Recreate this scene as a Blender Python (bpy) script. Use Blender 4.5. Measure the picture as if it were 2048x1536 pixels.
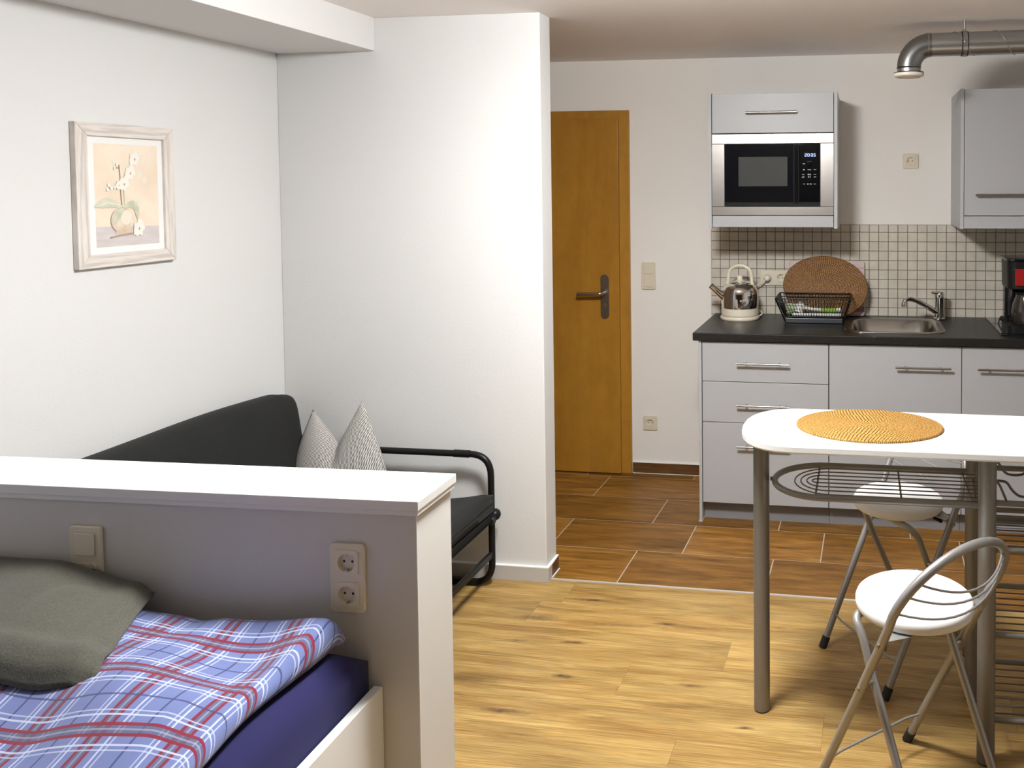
import bpy, bmesh, math, random
from mathutils import Vector, Matrix, Euler
PI = math.pi
sc = bpy.context.scene
for o in list(bpy.data.objects): bpy.data.objects.remove(o, do_unlink=True)
COL = sc.collection
# ------------------------------------------------------------ camera
H, YAW, PITCH, ROLL, F_, CY, CX = 1.6007, 0.1409, 0.0388, -0.004, 1691.27, 435.54, 1486.75
Fv = Vector((-math.sin(YAW)*math.cos(PITCH), math.cos(YAW)*math.cos(PITCH), -math.sin(PITCH)))
Rv = Vector((math.cos(YAW), math.sin(YAW), 0)); Uv = Rv.cross(Fv)
c_, s_ = math.cos(ROLL), math.sin(ROLL)
R2 = Rv*c_ + Uv*s_; U2 = -Rv*s_ + Uv*c_
cd = bpy.data.cameras.new('camera'); cam = bpy.data.objects.new('camera', cd); COL.objects.link(cam)
M = Matrix((R2, U2, -Fv)).transposed().to_4x4(); M.translation = Vector((0, 0, H)); cam.matrix_world = M
cd.sensor_width = 36; cd.sensor_fit = 'HORIZONTAL'; cd.lens = F_/2048*36
cd.shift_x = -(CX-1024)/2048; cd.shift_y = -(768-CY)/2048; cd.clip_start = .02
sc.camera = cam
# ------------------------------------------------------------ light and exposure
w = bpy.data.worlds.new('world'); sc.world = w; w.use_nodes = True
w.node_tree.nodes['Background'].inputs[0].default_value = (1, .96, .9, 1)
w.node_tree.nodes['Background'].inputs[1].default_value = 0.0
sc.view_settings.view_transform = 'Standard'; sc.view_settings.look = 'None'
sc.view_settings.gamma = 1; sc.view_settings.use_curve_mapping = False
sc.view_settings.exposure = 0.0
LAMP_XYZ = (-.58, 2.10, 2.222); LAMP_STRENGTH = 222.0; LAMP_COL = (.97, .985, .985)

# ------------------------------------------------------------ materials
MATS = {}
def mat(name, col, rough=.5, metal=0., **k):
    if name in MATS: return MATS[name]
    m = bpy.data.materials.new(name); m.use_nodes = True; nt = m.node_tree; b = nt.nodes['Principled BSDF']
    b.inputs['Base Color'].default_value = (*col, 1); b.inputs['Roughness'].default_value = rough
    b.inputs['Metallic'].default_value = metal
    if 'spec' in k: b.inputs['Specular IOR Level'].default_value = k['spec']
    if 'sheen' in k: b.inputs['Sheen Weight'].default_value = k['sheen']
    if 'coat' in k: b.inputs['Coat Weight'].default_value = k['coat']
    if 'trans' in k: b.inputs['Transmission Weight'].default_value = k['trans']
    if 'emit' in k:
        b.inputs['Emission Color'].default_value = (*k['emit'][0], 1); b.inputs['Emission Strength'].default_value = k['emit'][1]
    if 'bump' in k or 'vary' in k:
        tc = nt.nodes.new('ShaderNodeTexCoord'); mp = nt.nodes.new('ShaderNodeMapping')
        mp.inputs['Scale'].default_value = k.get('stretch', (1, 1, 1))
        nt.links.new(tc.outputs['Object'], mp.inputs['Vector'])
        n = nt.nodes.new('ShaderNodeTexNoise'); n.inputs['Scale'].default_value = k.get('scale', 60); n.inputs['Detail'].default_value = k.get('detail', 4)
        nt.links.new(mp.outputs[0], n.inputs['Vector'])
        if 'bump' in k:
            bp = nt.nodes.new('ShaderNodeBump'); bp.inputs['Strength'].default_value = k['bump']; bp.inputs['Distance'].default_value = k.get('dist', .002)
            nt.links.new(n.outputs[0], bp.inputs['Height']); nt.links.new(bp.outputs[0], b.inputs['Normal'])
        if 'vary' in k:
            r = nt.nodes.new('ShaderNodeValToRGB'); lo = k.get('lo', .35); hi = k.get('hi', .65)
            r.color_ramp.elements[0].position = lo; r.color_ramp.elements[1].position = hi
            r.color_ramp.elements[0].color = (*k['vary'], 1); r.color_ramp.elements[1].color = (*col, 1)
            nt.links.new(n.outputs[0], r.inputs[0]); nt.links.new(r.outputs[0], b.inputs['Base Color'])
    MATS[name] = m; return m
def N(nt, t, **k):
    n = nt.nodes.new(t)
    for a, v in k.items(): setattr(n, a, v)
    return n
def math_node(nt, op, a, b=None, clamp=False):
    n = N(nt, 'ShaderNodeMath', operation=op, use_clamp=clamp)
    for i, v in enumerate((a, b)):
        if v is None: continue
        if isinstance(v, (int, float)): n.inputs[i].default_value = v
        else: nt.links.new(v, n.inputs[i])
    return n.outputs[0]
def mixc(nt, fac, a, b, mode='MIX'):
    n = N(nt, 'ShaderNodeMix', data_type='RGBA', blend_type=mode)
    for i, v in ((0, fac), (6, a), (7, b)):
        if isinstance(v, (int, float)): n.inputs[i].default_value = v
        elif isinstance(v, tuple): n.inputs[i].default_value = (*v, 1)
        else: nt.links.new(v, n.inputs[i])
    return n.outputs[2]
def wood_mat(name, cols, sx, sy, rough, knots=(), rnd=.12, grain=.35, uv=True, bump=.15, sz=None, streak=.7, knot_col=(.10, .05, .025)):
    m = bpy.data.materials.new(name); m.use_nodes = True; nt = m.node_tree; b = nt.nodes['Principled BSDF']; b.inputs['Roughness'].default_value = rough; b.inputs['Specular IOR Level'].default_value = .25
    tc = N(nt, 'ShaderNodeTexCoord'); src = tc.outputs['UV' if uv else 'Object']
    def noise(scale, detail, dist=0, rg=.6):
        mp = N(nt, 'ShaderNodeMapping'); mp.inputs['Scale'].default_value = scale; nt.links.new(src, mp.inputs['Vector'])
        n = N(nt, 'ShaderNodeTexNoise'); n.inputs['Scale'].default_value = 1; n.inputs['Detail'].default_value = detail
        n.inputs['Distortion'].default_value = dist; n.inputs['Roughness'].default_value = rg
        nt.links.new(mp.outputs[0], n.inputs['Vector']); return n.outputs[0]
    r = N(nt, 'ShaderNodeValToRGB'); e = r.color_ramp.elements
    e[0].position = .30; e[0].color = (*cols[0], 1); e[1].position = .70; e[1].color = (*cols[2], 1)
    x = e.new(.5); x.color = (*cols[1], 1)
    zz = (sz or sy) if not uv else 1
    nt.links.new(noise((sx, sy, zz), 6, .6), r.inputs[0])
    col = r.outputs[0]
    fine = noise((sx*2.5, sy*14, sy*14 if not uv else 1) if not sz else (sx, sy*3, sz*3), 3)
    fr = N(nt, 'ShaderNodeMapRange'); fr.inputs[1].default_value = .35; fr.inputs[2].default_value = .65; fr.inputs[3].default_value = 1-grain; fr.inputs[4].default_value = 1+grain*.35
    nt.links.new(fine, fr.inputs[0])
    col = mixc(nt, 1.0, col, fr.outputs[0], 'MULTIPLY')
    if uv:
        at = N(nt, 'ShaderNodeVertexColor', layer_name='tone')
        mr = N(nt, 'ShaderNodeMapRange'); mr.inputs[3].default_value = 1-rnd; mr.inputs[4].default_value = 1+rnd*.6
        nt.links.new(at.outputs[0], mr.inputs[0]); col = mixc(nt, 1.0, col, mr.outputs[0], 'MULTIPLY')
    # wide cathedral streaks
    st = noise((sx*.55, sy*.42, 1 if not sz else sz*.42), 2, 1.4)
    sr = N(nt, 'ShaderNodeMapRange'); sr.inputs[1].default_value = .38; sr.inputs[2].default_value = .5; sr.inputs[3].default_value = .72; sr.inputs[4].default_value = 1.0
    nt.links.new(st, sr.inputs[0]); col = mixc(nt, streak, col, mixc(nt, 1.0, col, sr.outputs[0], 'MULTIPLY'))
    if knots:
        geo = N(nt, 'ShaderNodeNewGeometry'); tot = None
        sep = N(nt, 'ShaderNodeSeparateXYZ'); nt.links.new(geo.outputs['Position'], sep.inputs[0])
        wob = noise((40, 40, 1), 2)
        wob2 = math_node(nt, 'MULTIPLY', math_node(nt, 'SUBTRACT', wob, .5), .9)
        for kx, ky, lx, ly, s in knots:
            dx = math_node(nt, 'DIVIDE', math_node(nt, 'SUBTRACT', sep.outputs[0], kx), lx)
            dy = math_node(nt, 'DIVIDE', math_node(nt, 'SUBTRACT', sep.outputs[1], ky), ly)
            d = math_node(nt, 'SQRT', math_node(nt, 'ADD', math_node(nt, 'MULTIPLY', dx, dx), math_node(nt, 'MULTIPLY', dy, dy)))
            d = math_node(nt, 'ADD', d, wob2)
            k_ = math_node(nt, 'MULTIPLY', math_node(nt, 'SUBTRACT', 1.0, d, True), s)
            tot = k_ if tot is None else math_node(nt, 'MAXIMUM', tot, k_)
        col = mixc(nt, tot, col, knot_col)
    nt.links.new(col, b.inputs['Base Color'])
    bp = N(nt, 'ShaderNodeBump'); bp.inputs['Strength'].default_value = bump; bp.inputs['Distance'].default_value = .001
    nt.links.new(fine, bp.inputs['Height']); nt.links.new(bp.outputs[0], b.inputs['Normal'])
    MATS[name] = m; return m

wallpaint_dimmed = mat('wall_paint_dimmed_for_light', (.70, .695, .685), .9, bump=.35, scale=160, dist=.0012)  # toned down in colour where the lamp falls strongly on left wall and partition
ceilpaint = mat('ceiling_paint', (.92, .87, .845), .95, bump=.3, scale=160, dist=.001)
kitpaint_lifted = mat('wall_paint_lifted_for_light', (.89, .855, .81), .9, bump=.3, scale=160, dist=.001)  # same paint, lightened in colour to offset weaker light on the kitchen wall
silicone = mat('white_joint', (.86, .85, .83), .5)
base_white = mat('white_baseboard', (.80, .79, .77), .5)
grey_front = mat('grey_cabinet_foil', (.43, .435, .45), .42, bump=.05, scale=500, dist=.0004)
grey_edge = mat('grey_cabinet_edge', (.46, .465, .475), .45)
dark_gap = mat('cabinet_shadow_gap', (.03, .03, .03), .8)
plinth_m = mat('plinth_grey', (.25, .25, .26), .5)
top_m = mat('black_laminate', (.022, .021, .021), .36, spec=.3, vary=(.020, .019, .019), scale=700, lo=.2, hi=.3)
steel = mat('brushed_steel', (.44, .41, .38), .30, 1, bump=.25, scale=90, stretch=(.25, 30, 30), dist=.0004)
steel_v = mat('brushed_steel_upright', (.44, .41, .38), .30, 1, bump=.25, scale=90, stretch=(30, 30, .25), dist=.0004)
chrome = mat('chrome', (.72, .70, .67), .07, 1)
sinksteel = mat('sink_steel', (.36, .34, .31), .25, 1)
handle_m = mat('handle_steel', (.42, .40, .38), .28, 1)
lever_m = mat('lever_steel', (.32, .28, .23), .35, 1)
silver = mat('silver_lacquer', (.35, .34, .33), .38, .55)
silver_leg = mat('silver_table_lacquer', (.225, .215, .20), .42, .45)
rack_m = mat('dark_silver_wire', (.16, .15, .14), .4, .5)
blackm = mat('black_plastic', (.008, .008, .009), .4, spec=.2)
blackgl = mat('black_gloss', (.006, .006, .008), .08, coat=.3)
blackw = mat('black_wire', (.006, .006, .006), .4, spec=.2)
rubber = mat('black_rubber', (.012, .012, .012), .7)
sofatube = mat('black_tube', (.006, .006, .006), .35, spec=.25)
cream = mat('cream_plastic', (.75, .68, .54), .35)
cream_dim = mat('ivory_switch', (.74, .68, .555), .35)
hole = mat('socket_hole', (.03, .025, .02), .8)
white_lam = mat('white_laminate', (.80, .80, .785), .42)
white_seat = mat('white_vinyl', (.80, .79, .765), .5, bump=.08, scale=250, dist=.0006)
white_head = mat('white_painted_board', (.66, .645, .62), .6, bump=.12, scale=120, dist=.001)
white_ledge = mat('white_ledge_board', (.84, .835, .82), .5)
door_m = wood_mat('beech_door', ((.35, .155, .017), (.40, .19, .024), (.44, .215, .030)), 7, .9, .38, uv=False, grain=.08, bump=.02, streak=.2)
frame_m = wood_mat('beech_frame', ((.39, .18, .023), (.43, .21, .029), (.47, .23, .035)), 8, .9, .38, uv=False, grain=.08, bump=.02, streak=.2)
sofafab = mat('anthracite_fabric', (.019, .0195, .019), .95, spec=.15, sheen=.05, bump=.3, scale=400, vary=(.014, .0145, .014))
navy = mat('navy_jersey', (.016, .015, .065), .95, spec=.2, sheen=.08, bump=.1, scale=25, dist=.004)
fleece = mat('grey_green_fleece', (.095, .094, .074), 1., spec=.2, sheen=.15, bump=.4, scale=300, vary=(.065, .064, .05))
galv = mat('galvanised_steel', (.44, .445, .45), .34, 1, bump=.08, scale=40)
galv_dark = mat('galvanised_elbow', (.27, .275, .28), .33, 1, bump=.08, scale=40)

# ------------------------------------------------------------ mesh helpers
WM = {}
def reg(o, parent=None, loc=(0, 0, 0), rz=0.):
    m = Matrix.Translation(loc) @ Matrix.Rotation(rz, 4, 'Z')
    WM[o] = (WM[parent] @ m) if parent else m
def thing(name, label, cat, loc=(0, 0, 0), rz=0., group=None):
    o = bpy.data.objects.new(name, None); COL.objects.link(o); o.empty_display_size = .05
    o.location = loc; o.rotation_euler = (0, 0, rz); reg(o, None, loc, rz)
    o['label'] = label; o['category'] = cat
    if group: o['group'] = group
    return o
def tag(o, label, cat, group=None, kind=None):
    o['label'] = label; o['category'] = cat
    if group: o['group'] = group
    if kind: o['kind'] = kind
    return o
def obj(name, bm, mats, parent=None, local=False, smooth=False, bevel=0, seg=2, sub=0, angle=40, label=None):
    me = bpy.data.meshes.new(name)
    if parent and not local: bm.transform(WM[parent].inverted())
    bm.to_mesh(me); bm.free()
    if not isinstance(mats, (list, tuple)): mats = [mats]
    for m in mats: me.materials.append(m)
    o = bpy.data.objects.new(name, me); COL.objects.link(o)
    if parent: o.parent = parent
    WM[o] = WM[parent].copy() if parent else Matrix.Identity(4)
    if smooth:
        for p in me.polygons: p.use_smooth = True
    if bevel:
        md = o.modifiers.new('bevel', 'BEVEL'); md.width = bevel; md.segments = seg; md.limit_method = 'ANGLE'; md.angle_limit = math.radians(35)
    if sub:
        md = o.modifiers.new('subsurf', 'SUBSURF'); md.levels = sub; md.render_levels = sub
    if smooth and not sub:
        try: me.set_sharp_from_angle(angle=math.radians(angle))
        except Exception: pass
    if label: o['label'] = label
    return o
def struct(name, bm, mats, **k):
    o = obj(name, bm, mats, **k); o['kind'] = 'structure'; return o
def nb(): return bmesh.new()
def box(bm, x0, x1, y0, y1, z0, z1, mi=0):
    vs = [bm.verts.new((x, y, z)) for z in (z0, z1) for y in (y0, y1) for x in (x0, x1)]
    for f in ((0, 2, 3, 1), (4, 5, 7, 6), (0, 1, 5, 4), (2, 6, 7, 3), (0, 4, 6, 2), (1, 3, 7, 5)):
        bm.faces.new([vs[i] for i in f]).material_index = mi
    return bm
def frame_at(d, up=None):
    d = d.normalized(); a = up or (Vector((0, 0, 1)) if abs(d.z) < .9 else Vector((1, 0, 0)))
    x = d.cross(a).normalized(); return x, x.cross(d).normalized()
def tube(bm, pts, r, seg=12, closed=False, cap=True, mi=0, rad=None):
    P = [Vector(p) for p in pts]; n = len(P); rings = []; X = None
    for i, p in enumerate(P):
        a = P[i-1] if (i > 0 or closed) else p; b = P[(i+1) % n] if (i < n-1 or closed) else p
        d = (b-a).normalized()
        if X is None: X, Y = frame_at(d)
        else:
            X = (X - d*X.dot(d)).normalized(); Y = d.cross(X)*1
        Y = d.cross(X).normalized()
        rr = rad[i] if rad else r
        rings.append([bm.verts.new(p + X*rr*math.cos(t) + Y*rr*math.sin(t)) for t in [2*PI*k/seg for k in range(seg)]])
    m = n if closed else n-1
    for i in range(m):
        A, B = rings[i], rings[(i+1) % n]
        for k in range(seg): bm.faces.new((A[k], A[(k+1) % seg], B[(k+1) % seg], B[k])).material_index = mi
    if cap and not closed:
        bm.faces.new(rings[0][::-1]).material_index = mi; bm.faces.new(rings[-1]).material_index = mi
    return bm
def lathe(bm, prof, c, seg=32, ax='z', mi=0, sx=1., sy=1.):
    c = Vector(c); rings = []
    def P(r, h, t):
        a, b = r*math.cos(t)*sx, r*math.sin(t)*sy
        return c + (Vector((a, b, h)) if ax == 'z' else Vector((a, h, b)) if ax == 'y' else Vector((h, a, b)))
    for r, h in prof:
        rings.append([bm.verts.new(P(max(r, 1e-5), h, 2*PI*k/seg)) for k in range(seg)])
    for A, B in zip(rings, rings[1:]):
        for k in range(seg): bm.faces.new((A[k], A[(k+1) % seg], B[(k+1) % seg], B[k])).material_index = mi
    for rg, rv in ((rings[0], True), (rings[-1], False)):
        bm.faces.new(rg[::-1] if rv else rg).material_index = mi
    bmesh.ops.recalc_face_normals(bm, faces=bm.faces[:])
    return bm
def prism(bm, pts, ax, a, b, mi=0):
    """outline pts in the plane across axis ax, extruded from a to b"""
    def P(p, h): return {'z': (p[0], p[1], h), 'y': (p[0], h, p[1]), 'x': (h, p[0], p[1])}[ax]
    A = [bm.verts.new(P(p, a)) for p in pts]; B = [bm.verts.new(P(p, b)) for p in pts]; n = len(pts)
    fs = [bm.faces.new(A[::-1]), bm.faces.new(B)] + [bm.faces.new((A[i], A[(i+1) % n], B[(i+1) % n], B[i])) for i in range(n)]
    for f in fs: f.material_index = mi
    bmesh.ops.recalc_face_normals(bm, faces=fs)
    return bm
def rrect(x0, x1, y0, y1, r, n=6):
    out = []
    for cx, cy, a in ((x1-r, y1-r, 0), (x0+r, y1-r, 90), (x0+r, y0+r, 180), (x1-r, y0+r, 270)):
        for k in range(n+1):
            t = math.radians(a+90*k/n); out.append((cx+r*math.cos(t), cy+r*math.sin(t)))
    return out
def arc(c, r, a0, a1, n, plane='xz', y=0.):
    out = []
    for k in range(n+1):
        t = math.radians(a0+(a1-a0)*k/n); u, v = c[0]+r*math.cos(t), c[1]+r*math.sin(t)
        out.append((u, y, v) if plane == 'xz' else (u, v, y) if plane == 'xy' else (y, u, v))
    return out
def grid(bm, nu, nv, fn, uvf=None, closed_u=False):
    V = [[bm.verts.new(fn(i/nu, j/nv)) for i in range(nu+1)] for j in range(nv+1)]
    uv = bm.loops.layers.uv.verify() if uvf else None
    for j in range(nv):
        for i in range(nu):
            f = bm.faces.new((V[j][i], V[j][i+1], V[j+1][i+1], V[j+1][i]))
            if uvf:
                for l, (a, b) in zip(f.loops, ((i, j), (i+1, j), (i+1, j+1), (i, j+1))): l[uv].uv = uvf(a/nu, b/nv)
    return V
def roundpoly(pts, r, n=5):
    """open 3-D polyline with rounded corners"""
    P = [Vector(p) for p in pts]; out = [P[0]]
    for a, b, c in zip(P, P[1:], P[2:]):
        d1, d2 = (a-b).normalized(), (c-b).normalized(); q = min(r, (a-b).length*.49, (c-b).length*.49)
        s, e = b+d1*q, b+d2*q
        for k in range(n+1):
            t = k/n; out.append(s*(1-t)**2+b*2*t*(1-t)+e*t*t)
    return out+[P[-1]]
def ease(t): t = max(0, min(1, t)); return t*t*(3-2*t)

# ------------------------------------------------------------ the room
KY, PY, XP, XL, ZC, XR, YB = 4.529, 3.221, -1.267, -2.408, 2.286, 1.95, -3.2
TT = -.0142                                        # both floors are laid very slightly askew
struct('wall_back', box(nb(), -2.6, XR+.1, KY, KY+.1, 0, ZC), kitpaint_lifted)
struct('wall_left', box(nb(), XL-.1, XL, YB, KY, 0, ZC), wallpaint_dimmed)
struct('wall_right', box(nb(), XR, XR+.1, YB, KY, 0, ZC), wallpaint_dimmed)
struct('wall_front', box(nb(), XL, XR, YB-.1, YB, 0, ZC), mat('bounce_cutting_dark', (.07, .055, .045), .9))  # unseen wall, its dark colour made up to cut bounce onto the headboard
struct('wall_partition', box(nb(), XL, XP, PY, PY+.110, 0, ZC), wallpaint_dimmed, bevel=.003)
struct('ceiling', box(nb(), XL-.1, XR+.1, YB-.1, KY+.1, ZC, ZC+.1), ceilpaint)
bm = nb(); vs = [(XL, YB), (-1.925, YB), (-1.97, PY), (XL, PY)]
prism(bm, vs, 'z', 2.152, ZC); struct('trim_1', bm, wallpaint_dimmed, bevel=.002)     # boxed beam along the left wall
# floors
knots = [(-1.032, 3.094, .10, .012, 1.1), (-1.020, 3.094, .03, .011, 1.3), (-1.193, 2.939, .10, .03, .8), (-.881, 2.928, .13, .018, .55), (-.707, 2.956, .06, .014, 1.0),
         (-1.005, 2.792, .06, .011, 1.2), (-.969, 2.591, .05, .015, 1.1), (-.546, 2.595, .06, .014, .8), (-1.083, 2.393, .11, .012, 1.0), (-1.10, 2.39, .035, .01, 1.3),
         (-.345, 2.41, .04, .009, 1.1), (-1.207, 2.779, .05, .012, .7), (-1.33, 2.534, .22, .02, .6), (-.792, 2.396, .08, .010, .5), (-.60, 2.94, .12, .016, .45), (-.30, 2.985, .04, .008, .8)]
lam = wood_mat('oak_laminate', ((.34, .185, .054), (.50, .31, .10), (.63, .42, .155)), 2.2, 17, .42, knots=knots, rnd=.16, grain=.36, bump=.15)
tile_m = wood_mat('brown_wood_tile', ((.17, .075, .014), (.32, .145, .027), (.46, .225, .048)), 3.2, 26, .40, rnd=.25, grain=.42, bump=.2)
grout = mat('beige_grout', (.55, .47, .38), .9)
def plank_floor(name, rows, slab, mats, gap, th, xr):
    rnd = random.Random(4); bm = nb(); uv = bm.loops.layers.uv.verify(); cl = bm.loops.layers.color.new('tone')
    box(bm, *slab, 1)
    rot = Matrix.Rotation(TT, 3, 'Z')
    for y0, y1, j0, L in rows:
        k = math.floor((xr[0]-j0)/L)
        while j0+k*L < xr[1]:
            a, b = max(j0+k*L, xr[0])+gap/2, min(j0+(k+1)*L, xr[1])-gap/2; k += 1
            if b-a < .01: continue
            ou, ov, tn = rnd.random()*50, rnd.random()*50, rnd.random()
            c = [(a, y0+gap/2), (b, y0+gap/2), (b, y1-gap/2), (a, y1-gap/2)]
            T = [bm.verts.new((*(rot @ Vector((x, y, 0))).xy, 0)) for x, y in c]; B = [bm.verts.new((*(rot @ Vector((x, y, 0))).xy, -th)) for x, y in c]
            fs = [bm.faces.new(T)]+[bm.faces.new((B[i], B[(i+1) % 4], T[(i+1) % 4], T[i])) for i in range(4)]
            for f in fs:
                f.material_index = 0
                for l in f.loops:
                    i = (T.index(l.vert) if l.vert in T else B.index(l.vert))
                    l[uv].uv = (c[i][0]+ou, c[i][1]+ov); l[cl] = (tn, tn, tn, 1)
    return struct(name, bm, mats)
rows = []; starts = {0: -.565, 1: -.15, 2: -.806, 3: -.495, 4: -.05, 5: -1.190}
y = 3.216; k = 5
while y > YB:
    rows.append((y-.1785, y, starts.get(k, random.Random(k).random()*1.2-1), 1.22)); y -= .1785; k -= 1
plank_floor('floor', rows, (XL, XR, YB, 3.24, -.03, -.003), [lam, mat('laminate_core', (.12, .07, .035), .9)], .0006, .002, (XL+.05, XR+.1))
rows = [(3.231+.3025*i, 3.231+.3025*(i+1), j, .6008) for i, j in enumerate((-1.0288, -.829, -1.0427, -1.4394, -.978))]
plank_floor('floor_kitchen', rows, (XL, XR, 3.20, KY, -.03, -.0012), [tile_m, grout], .005, .002, (XL+.08, XR+.1))
bm = nb(); box(bm, -1.262, XR, -.006, .006, -.001, .003); bm.transform(Matrix.Translation((0, 3.222, 0)) @ Matrix.Rotation(TT, 4, 'Z'))
struct('trim_2', bm, mat('floor_strip_metal', (.62, .58, .54), .4, .3))
# baseboards
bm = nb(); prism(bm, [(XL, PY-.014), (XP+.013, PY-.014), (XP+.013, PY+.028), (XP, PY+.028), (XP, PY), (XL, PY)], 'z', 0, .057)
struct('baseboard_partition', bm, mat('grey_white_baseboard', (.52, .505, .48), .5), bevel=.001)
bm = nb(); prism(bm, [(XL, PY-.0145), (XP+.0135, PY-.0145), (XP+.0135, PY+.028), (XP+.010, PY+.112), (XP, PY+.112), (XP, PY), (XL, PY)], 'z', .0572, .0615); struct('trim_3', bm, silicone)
brownskirt = wood_mat('brown_skirting_tile', ((.085, .04, .013), (.15, .07, .023), (.2, .10, .035)), 3, 30, .4, uv=False, bump=.2)
bm = nb(); box(bm, XP, XP+.009, PY+.03, PY+.112, .003, .057, 0); box(bm, XP, XP+.014, PY+.028, PY+.114, 0, .003, 1)
struct('baseboard_partition_end', bm, [brownskirt, silicone])
bm = nb(); box(bm, -1.268, -.768, KY-.009, KY, .003, .060, 0); box(bm, -1.268, -.768, KY-.0092, KY, .060, .063, 1); box(bm, -1.268, -.768, KY-.012, KY, 0, .003, 1)
struct('baseboard_back', bm, [brownskirt, silicone])
bm = nb(); box(bm, XL, XL+.013, 1.9, PY-.014, 0, .057); struct('baseboard_left', bm, base_white)

# door
d = thing('door_1', 'beech veneer interior door with steel lever handle', 'door', (-1.75, KY-.02, 0)); d['kind'] = 'structure'
bm = nb(); box(bm, -1.338, -1.272, KY-.022, KY, 0, 2.012); box(bm, -2.30, -2.234, KY-.022, KY, 0, 2.012); box(bm, -2.234, -1.338, KY-.022, KY, 1.958, 2.012)
obj('door_frame', bm, frame_m, d, bevel=.003)
obj('door_leaf', box(nb(), -2.245, -1.326, KY-.046, KY-.0225, .006, 1.966), door_m, d, bevel=.003)
bm = nb(); prism(bm, rrect(-1.430, -1.383, .868, 1.112, .0232, 8), 'y', KY-.053, KY-.0465)
hp = obj('handle_plate', bm, lever_m, d, smooth=True, bevel=.001)
bm = nb(); tube(bm, roundpoly([(-1.407, KY-.05, 1.012), (-1.407, KY-.105, 1.012), (-1.548, KY-.105, 1.008)], .02), .0095)
obj('lever', bm, handle_m, hp, smooth=True)
bm = nb(); lathe(bm, [(.007, 0), (.007, -.006)], (-1.407, KY-.052, .945), 16, 'y'); box(bm, -1.4095, -1.4045, KY-.057, KY-.052, .918, .945)
obj('keyhole_cover', bm, mat('dull_brass', (.35, .3, .24), .4, 1), hp)

def carve(bm, centres):
    def tmp(b):
        me = bpy.data.meshes.new('t'); b.to_mesh(me); b.free(); o = bpy.data.objects.new('t', me); COL.objects.link(o); return o
    base = tmp(bm); c = nb()
    for cx, cz in centres: lathe(c, [(.0200, -.02), (.0200, -.0012)], (cx, 0, cz), 32, 'y')
    cut = tmp(c); md = base.modifiers.new('b', 'BOOLEAN'); md.operation = 'DIFFERENCE'; md.object = cut; md.solver = 'EXACT'
    dg = bpy.context.evaluated_depsgraph_get(); dg.update(); out = nb(); out.from_mesh(base.evaluated_get(dg).to_mesh())
    for o in (base, cut): bpy.data.objects.remove(o, do_unlink=True)
    return out
# sockets and switches (built facing -y around the origin of the plate)
def plate(name, label, kinds, loc, rz=0, vertical=True, frame_mat=None, group=None):
    t = thing(name, label, 'switch' if 'switch' in name else 'socket', loc, rz, group)
    n = len(kinds); L = .0805+.071*(n-1); hw, hh = (.0403, L/2) if vertical else (L/2, .0403)
    fm = frame_mat or cream
    bm = nb(); prism(bm, rrect(-hw, hw, -hh, hh, .009), 'y', -.0085, 0)
    cuts = [(i-(n-1)/2)*.071 for i, kd in enumerate(kinds) if kd != 'rocker']
    if cuts: bm = carve(bm, [((0, -q) if vertical else (q, 0)) for q in cuts])
    obj('frame', bm, fm, t, local=True, smooth=True, bevel=.0028, seg=3)
    for i, kd in enumerate(kinds):
        q = (i-(n-1)/2)*.071; cx, cz = (0, -q) if vertical else (q, 0)
        bm = nb()
        if kd == 'rocker':
            prism(bm, rrect(cx-.0255, cx+.0255, cz-.0255, cz+.0255, .003), 'y', -.0125, -.009)
            obj('rocker', bm, fm, t, local=True, smooth=True, bevel=.0015)
        else:
            A_ = [2*PI*k/48 for k in range(48)]; m_ = 48; R__ = [min(.0272/max(abs(math.cos(a)), abs(math.sin(a))), .0345) for a in A_]
            out = [(cx+r*math.cos(a), cz+r*math.sin(a)) for r, a in zip(R__, A_)]
            ins = [(cx+.0198*math.cos(a), cz+.0198*math.sin(a)) for a in A_]
            def ring(pts, y): return [bm.verts.new((p[0], y, p[1])) for p in pts]
            A = ring(out, -.0084); B = ring(out, -.0112); Cc = ring(ins, -.0112); Dd = ring(ins, -.0016)
            for P_, Q_ in ((A, B), (B, Cc), (Cc, Dd)):
                for k in range(m_): bm.faces.new((P_[k], P_[(k+1) % m_], Q_[(k+1) % m_], Q_[k]))
            bm.faces.new(Dd)
            bmesh.ops.recalc_face_normals(bm, faces=bm.faces[:])
            s = obj('socket_insert', bm, fm, t, local=True)
            bm = nb(); lathe(bm, [(.0195, -.0016), (.0195, -.0020)], (cx, 0, cz), 28, 'y', 0)
            for hx in (-.0095, .0095): lathe(bm, [(.0028, -.0020), (.0028, -.0024)], (cx+hx, 0, cz), 12, 'y', 1)
            for s_z in (-1, 1): box(bm, cx-.0022, cx+.0022, -.0095, -.0020, cz+s_z*.0180-.0016, cz+s_z*.0180+.0016, 2)
            obj('contact_well', bm, [fm, hole, handle_m], s, local=True)
    return t
plate('light_switch', 'cream double rocker light switch right of the wooden door', ('rocker', 'rocker'), (-1.170, KY, 1.103))
plate('wall_socket', 'cream single wall socket low on the wall between door and cabinets', ('s',), (-1.168, KY, .284))
plate('wall_socket', 'cream single wall socket high between the two wall cabinets', ('s',), (.246, KY, 1.722))
BS = KY-.010                                         # face of the mosaic
plate('wall_socket', 'cream double socket on the mosaic tiles behind the kettle', ('s', 's'), (-.474, BS, 1.100), vertical=False)

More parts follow.
